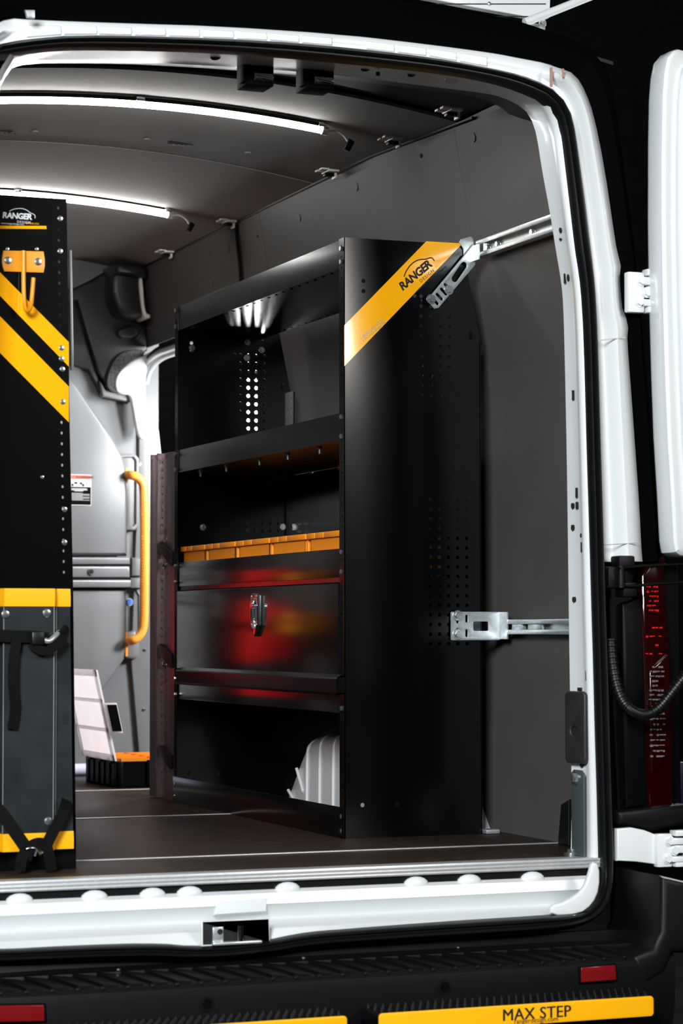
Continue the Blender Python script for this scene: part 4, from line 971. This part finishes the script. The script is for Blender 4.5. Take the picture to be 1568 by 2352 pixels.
# thin light rail at the panel edge
rl_ = PY([(157, 575), (164, 575), (168, 800), (168, 850), (161, 850), (161, 800)], YL+.05); plate('edge_rail', rl_, fy(YL+.05), .004, 'fold', lu, bev=.0005)
for pts_ in ([(-120, 505), (157, 795), (160, 845), (-120, 560)], [(-120, 605), (160, 888), (162, 970), (-120, 690)]):
    pass
def line(x, a, b): return a+(b-a)*(x/157.)
for (t0, t1), (b0, b1) in (((626, 786), (680, 842)), ((727, 888), (811, 970))):
    poly = [(-160, line(-160, t0, t1)), (158, t1), (158, b1), (-160, line(-160, b0, b1))]
    s_ = plate('yellow_stripe', PY(poly, YL-.001), fy(YL-.0005), .0007, 'yellow', lu)
bolts_l = [(138, 502), (138, 577), (141, 799), (141, 824), (143, 848), (144, 923), (148, 1170), (148, 1246)]
for px, py in bolts_l: bolt(at(px, py, 'y', YL-.001), (0, -1, 0), .0062, lu, 'dome')
bolt(at(97, 1096, 'y', YL-.001), (0, -1, 0), .004, lu, 'dome', 'rivet')
# sticker with wordmark
sp = PY([(-90, 472), (106, 474), (106, 524), (-90, 522)], YL-.001)
sk = thing('brand_sticker', tuple(at(30, 523, 'y', YL-.001)), 'black brand sticker with silver lettering at the top of the hook panel', 'sticker')
plate('sticker_base', sp, fy(YL-.0006), .0006, 'sticker', sk)
plate('sticker_stripe', PY([(-90, 518), (106, 519), (107, 526), (-90, 525)], YL-.001), fy(YL-.0012), .0004, 'yellow', sk)
logo(sk, at(5, 500, 'y', YL-.0018), (1, 0, 0), (0, 0, 1), .0125, 'silver')
text('lettering', 'www.rangerdesign.com', .0055, 'silver', sk, at(2, 514, 'y', YL-.0018), (1, 0, 0), (0, 0, 1), th=.0003)
text('lettering', '1-800-565-5321', .0055, 'yellow', sk, at(54, 514, 'y', YL-.0018), (1, 0, 0), (0, 0, 1), th=.0003)
# hook
hk = thing('utility_hook', tuple(at(55, 720, 'y', YL-.02)), 'amber steel hook bolted on the striped panel', 'hook')
plate('hook_plate', PY([(7, 576), (5, 590), (4, 602), (6, 615), (9, 624), (99, 627), (102, 612), (102, 596), (99, 578)], YL-.001), fy(YL-.001), .005, 'yellowh', hk, bev=.001)
YH = YL-.012
tube('hook_rod', smooth([at(54, 576, 'y', YH), at(54, 640, 'y', YH), at(55, 690, 'y', YH-.004), at(57, 708, 'y', YH-.012), at(63, 716, 'y', YH-.022), at(70, 708, 'y', YH-.034), at(73, 690, 'y', YH-.04), at(77, 638, 'y', YH-.042)], 2), .0048, 'yellowh', hk, 12)
for px, py in ((18, 598), (87, 601)): bolt(at(px, py, 'y', YL-.006), (0, -1, 0), .0085, hk, 'dome')
for px in (17, 84): bolt(at(px, 572, 'y', YL-.0005), (0, -1, 0), .004, hk, 'dome', 'rivet')
# strapped rack panel with yellow end caps
rc = thing('strapped_rack', (-.95, YL-.03, .04), 'dark grey folded metal rack with yellow end caps strapped to the left panel', 'rack')
YK = YL-.012
def RZ(py): return at(80, py, 'y', YK-.02).z
def RXx(px, py=1600): return at(px, py, 'y', YK-.02).x
xa0, xf, xr0, xr1 = -1.19, RXx(4), RXx(120), RXx(131)
xe0, xe1 = RXx(163, 1380), RXx(171, 1930)
zt2, zb2 = RZ(1352), RZ(1953)
def rx(z): return xe1+(xe0-xe1)*(z-zb2)/(zt2-zb2)
def rackprof(z, e=0.0):
    return [V((xa0, YK-.010-e, z)), V((xf-.006, YK-.010-e, z)), V((xf, YK-.034-e, z)), V((xr0, YK-.034-e, z)), V((xr1, YK-.010-e, z)), V((rx(z), YK-.010-e, z)), V((rx(z)+.001, YK-.006, z)), V((rx(z)+.001, YL-.004, z))]
obj('rack_sheet', loftmesh([rackprof(zb2+.004), rackprof(zt2-.004)]), 'greyrack', rc, 15)
for za, zc_ in ((RZ(1393), zt2), (zb2, RZ(1912))):
    obj('end_cap', loftmesh([[p+V((0, .01, 0)) for p in rackprof(za, .0)], rackprof(za, .004), rackprof((za+zc_)/2, .006), rackprof(zc_, .004), [p+V((0, .012, 0)) for p in rackprof(zc_, 0)]]), 'yellowp', rc, 25)
for x in (xr0-.0005, xr1): tube('fold_edge', [(x, YK-(.0345 if x < xr1 else .0115), RZ(1911)), (x, YK-(.0345 if x < xr1 else .0115), RZ(1394))], .0011, 'fold', rc, 6)
tube('fold_edge', [(xf, YK-.0345, RZ(1911)), (xf, YK-.0345, RZ(1394))], .0010, 'fold', rc, 6)
for px, py in ((12, 1411), (107, 1408), (111, 1886)): bolt(at(px, py, 'y', YK-.035), (0, -1, 0), .0095, rc, 'dome')
for py in (1648, 1846):
    p = at(152, py, 'y', YK-.0115); plate('slot', slot(p.x, p.z, 0, .010, .005), fy(YK-.0102), .0015, 'darkvoid', rc)
# straps
YT = YK-.048
us = thing('upper_strap', tuple(at(40, 1680, 'y', YT)), 'black webbing strap with steel cam hook across the grey rack', 'strap')
tube('webbing', smooth([at(-150, 1445, 'y', YT), at(-20, 1458, 'y', YT), at(30, 1462, 'y', YT), at(80, 1462, 'y', YT), at(110, 1466, 'y', YT)], 2), 0, 'strap', us, flat=(.013, .0012), up=(0, -1, 0))
tube('loose_tail', smooth([at(38, 1470, 'y', YT-.004), at(30, 1520, 'y', YT-.006), at(30, 1580, 'y', YT-.004), at(36, 1625, 'y', YT), at(28, 1675, 'y', YT+.004)], 2), 0, 'strap', us, flat=(.011, .0012), up=(0, -1, 0))
box('cam_buckle', at(70, 1482, 'y', YT-.003), at(104, 1450, 'y', YT-.016), 'rubber', us, .004)
tube('steel_hook', smooth([at(100, 1470, 'y', YT-.006), at(112, 1474, 'y', YT-.006), at(124, 1464, 'y', YT-.002), at(136, 1452, 'y', YT+.01)], 2), .0062, 'galv', us, 10)
tube('hook_tip', smooth([at(134, 1456, 'y', YT+.004), at(146, 1450, 'y', YT+.014), at(150, 1440, 'y', YT+.026)], 2), .0065, 'rubber', us, 10)
tube('strap_knot', smooth([at(70, 1478, 'y', YT-.008), at(100, 1500, 'y', YT-.008), at(130, 1482, 'y', YT-.006), at(148, 1462, 'y', YT)], 2), 0, 'strap', us, flat=(.010, .0015), up=(0, -1, 0))
ls = thing('lower_strap', tuple(at(90, 2005, 'y', YT)), 'black webbing strap crossing the lower yellow cap with a steel hook', 'strap')
tube('webbing', smooth([at(-60, 1800, 'y', YT+.01), at(0, 1862, 'y', YT), at(30, 1905, 'y', YT-.004), at(60, 1948, 'y', YT-.006)], 2), 0, 'strap', ls, flat=(.0135, .0012), up=(0, -1, 0))
tube('webbing', smooth([at(154, 1838, 'y', YT+.02), at(148, 1862, 'y', YT+.004), at(128, 1898, 'y', YT), at(108, 1938, 'y', YT-.004)], 2), 0, 'strap', ls, flat=(.0125, .0012), up=(0, -1, 0))
tube('webbing', smooth([at(60, 1975, 'y', YT-.01), at(68, 1945, 'y', YT-.012), at(84, 1936, 'y', YT-.012), at(104, 1938, 'y', YT-.012), at(112, 1960, 'y', YT-.012), at(118, 2000, 'y', YT-.010)], 2), 0, 'strap', ls, flat=(.012, .0012), up=(0, -1, 0))
tube('loose_tail', smooth([at(58, 1955, 'y', YT-.012), at(48, 1975, 'y', YT-.016), at(45, 2000, 'y', YT-.016)], 2), 0, 'strap', ls, flat=(.012, .0012), up=(0, -1, 0))
tube('steel_buckle', smooth([at(60, 1950, 'y', YT-.016), at(70, 1947, 'y', YT-.018), at(80, 1948, 'y', YT-.016)], 2), .0022, 'zinc', ls, 8)
tube('steel_buckle', [at(80, 1966, 'y', YT-.018), at(84, 1952, 'y', YT-.02), at(92, 1962, 'y', YT-.018), at(97, 1957, 'y', YT-.016)], .0035, 'zinc', ls, 8)

# ================================================================== organiser case on the floor
oc = thing('organizer_case', (.16, 2.27, 0), 'open black organiser case with orange compartments and clear lid on the floor', 'tool case')
cx0, cx1, cy0, cy1, chh = .012, .42, 2.07, 2.46, .088
boxes('case_body', [((cx0, cy0, .001), (cx1, cy1, .006)), ((cx0, cy0, .001), (cx0+.006, cy1, chh)), ((cx1-.006, cy0, .001), (cx1, cy1, chh)), ((cx0, cy0, .001), (cx1, cy0+.006, chh)), ((cx0, cy1-.006, .001), (cx1, cy1, chh))], 'gloss', oc)
for k in range(6): box('case_rib', (cx0-.004, cy0+.02+k*.065, .006), (cx0, cy0+.03+k*.065, chh-.004), 'gloss', oc, .001)
box('corner_block', (cx0-.004, cy0-.004, .002), (cx0+.02, cy0+.02, chh), 'gloss', oc, .006)
box('front_pad', (cx0+.10, cy0-.004, .01), (cx1, cy0, chh+.004), 'gloss', oc, .003)
for i in range(3):
    for j in range(4):
        x, y = cx0+.012+i*.132, cy0+.012+j*.093
        boxes('compartment', [((x, y, .01), (x+.126, y+.088, .014)), ((x, y, .01), (x+.003, y+.088, chh+.010)), ((x+.123, y, .01), (x+.126, y+.088, chh+.010)), ((x, y, .01), (x+.126, y+.003, chh+.010)), ((x, y+.085, .01), (x+.126, y+.088, chh+.010))], 'amber', oc)
lx_, lzt = -.065, at(222, 1540, 'y', cy0+.02).z
ly0, ly1 = cy0+.0, cy1-.0
def lidp(u, v, w):                                   # u along y, v up the leaning lid
    tx = (at(222, 1540, 'y', 2.09).x-cx0); f = v
    return (cx0-.002+tx*f-w, ly0+u, chh+.002+(lzt-chh)*f)
wl = ly1-ly0
lid = plate('lid', [(0.0, 0), (wl, 0), (wl, 1), (.0, 1)], lidp, .007, 'clear', oc, bev=0)
for a, b in ((0, .07), (.32, .36), (.64, .68), (.93, 1.0)): plate('lid_rib', [(.0, a), (wl, a), (wl, b), (.0, b)], lidp, .004, 'clear', lid, w0=.007)
for a, b in ((0, .022), (wl-.022, wl)): plate('lid_rib', [(a, 0), (b, 0), (b, 1), (a, 1)], lidp, .004, 'clear', lid, w0=.007)
for k in range(3): box('lid_hinge', (cx0-.010, cy0+.04+k*.13, chh-.008), (cx0+.004, cy0+.075+k*.13, chh+.008), 'gloss', oc, .002)
# black label block and clear latch ears standing off the near edge of the lid
p0, p1 = at(236, 1614, 'y', cy0-.03), at(256, 1678, 'y', cy0-.03)
def lidq(u, v, w): return (cx0-.002+(at(222, 1540, 'y', 2.09).x-cx0)*v+u, ly0-.002-w, chh+.002+(lzt-chh)*v)
plate('lid_latch', [(-.003, .31), (.036, .31), (.036, .64), (-.003, .64)], lidq, .016, 'clear', lid)
plate('latch_label', [(.001, .33), (.033, .33), (.033, .62), (.001, .62)], lidq, .004, 'gloss', lid, w0=.016)
# pale roll beside the case
p = at(187, 1752, 'z', .02)
tag(tube('plastic_roll', [V((p.x+.02, 2.78, .022)), V((p.x-.5, 2.80, .022))], .022, 'lav', None, 16), 'pale lavender roll lying on the floor behind the open case', 'roll')
# red and orange tool cases across the aisle (they show as reflections in the cabinet door)
for k, (x0, x1, y0, y1, z0, z1, m, lab) in enumerate(((-1.12, -.64, 2.55, 2.90, .001, .30, 'greyrack', 'grey cabinet under the red tool cases across the aisle'), (-1.08, -.64, 2.56, 2.90, .301, .53, 'red', 'lower red tool case across the aisle'), (-1.08, -.64, 2.56, 2.90, .57, .72, 'red', 'upper red tool case across the aisle'), (-1.14, -.86, 1.95, 2.35, .50, .64, 'orange', 'orange tool case across the aisle'))):
    tcs = thing('tool_case' if k else 'tool_cabinet', ((x0+x1)/2, (y0+y1)/2, z0), lab, 'tool case' if k else 'cabinet', 'tool cases across the aisle' if k else None)
    box('case_shell', (x0, y0, z0), (x1, y1, z1), m, tcs, .012)
    tube('case_handle', smooth([(x1-.002, (y0+y1)/2-.08, z0+(z1-z0)*.6), (x1+.03, (y0+y1)/2-.08, z0+(z1-z0)*.6), (x1+.03, (y0+y1)/2+.08, z0+(z1-z0)*.6), (x1-.002, (y0+y1)/2+.08, z0+(z1-z0)*.6)], 2), .008, 'rubber', tcs)
    for dy in (-.13, .13): box('case_latch', (x1-.002, (y0+y1)/2+dy-.02, z1-.06), (x1+.008, (y0+y1)/2+dy+.02, z1-.02), 'rubber', tcs, .002)
box_ = thing('tool_rack', (-1.0, 2.4, 0), 'black rack holding the tool cases across the aisle', 'rack')
for x, y in ((-1.15, 1.92), (-.85, 1.92), (-1.15, 2.42), (-.85, 2.42)): box('post', (x-.012, y-.012, 0), (x+.012, y+.012, .75), 'black', box_, .002)
box('rack_shelf', (-1.16, 1.91, .485), (-.84, 2.43, .499), 'black', box_, .002)
box('spacer_shelf', (-1.12, 2.54, .531), (-.64, 2.90, .569), 'black', box_, .002)

lk = thing('reflection_blocker', (-.49, 2.80, 0), 'unseen tall black box added to keep part of the cabinet door reflection dark', 'reflection blocker')  # unseen box added only to darken what the cabinet door reflects
box('blocker_body', (-.595, 2.70, 0.0), (-.33, 2.905, 1.25), 'black', lk, .004)
box('blocker_door', (-.588, 2.688, .02), (-.337, 2.70, 1.23), 'black', lk, .003)
tube('blocker_pull', [(-.42, 2.68, .60), (-.42, 2.68, .75)], .006, 'galv', lk)
# stick work light standing outside the open side door (seen through the punched holes of the far end panel)
wl_ = thing('work_light', (.62, 2.48, -.70), 'white stick work light outside the side door, seen through the punched holes', 'light')
cyl('light_stick', (.62, 2.48, 1.02), (0, 0, 1), .026, .40, 'lamp', wl_, 14)
cyl('light_cap', (.62, 2.48, 1.42), (0, 0, 1), .028, .03, 'plastic', wl_, 14)
cyl('stand_pole', (.62, 2.48, -.66), (0, 0, 1), .012, 1.68, 'plastic', wl_, 10)
for a in (0.3, 2.4, 4.5): tube('stand_leg', [(.62, 2.48, -.35), (.62+.3*math.cos(a), 2.48+.3*math.sin(a), -.692)], .008, 'plastic', wl_, 8)
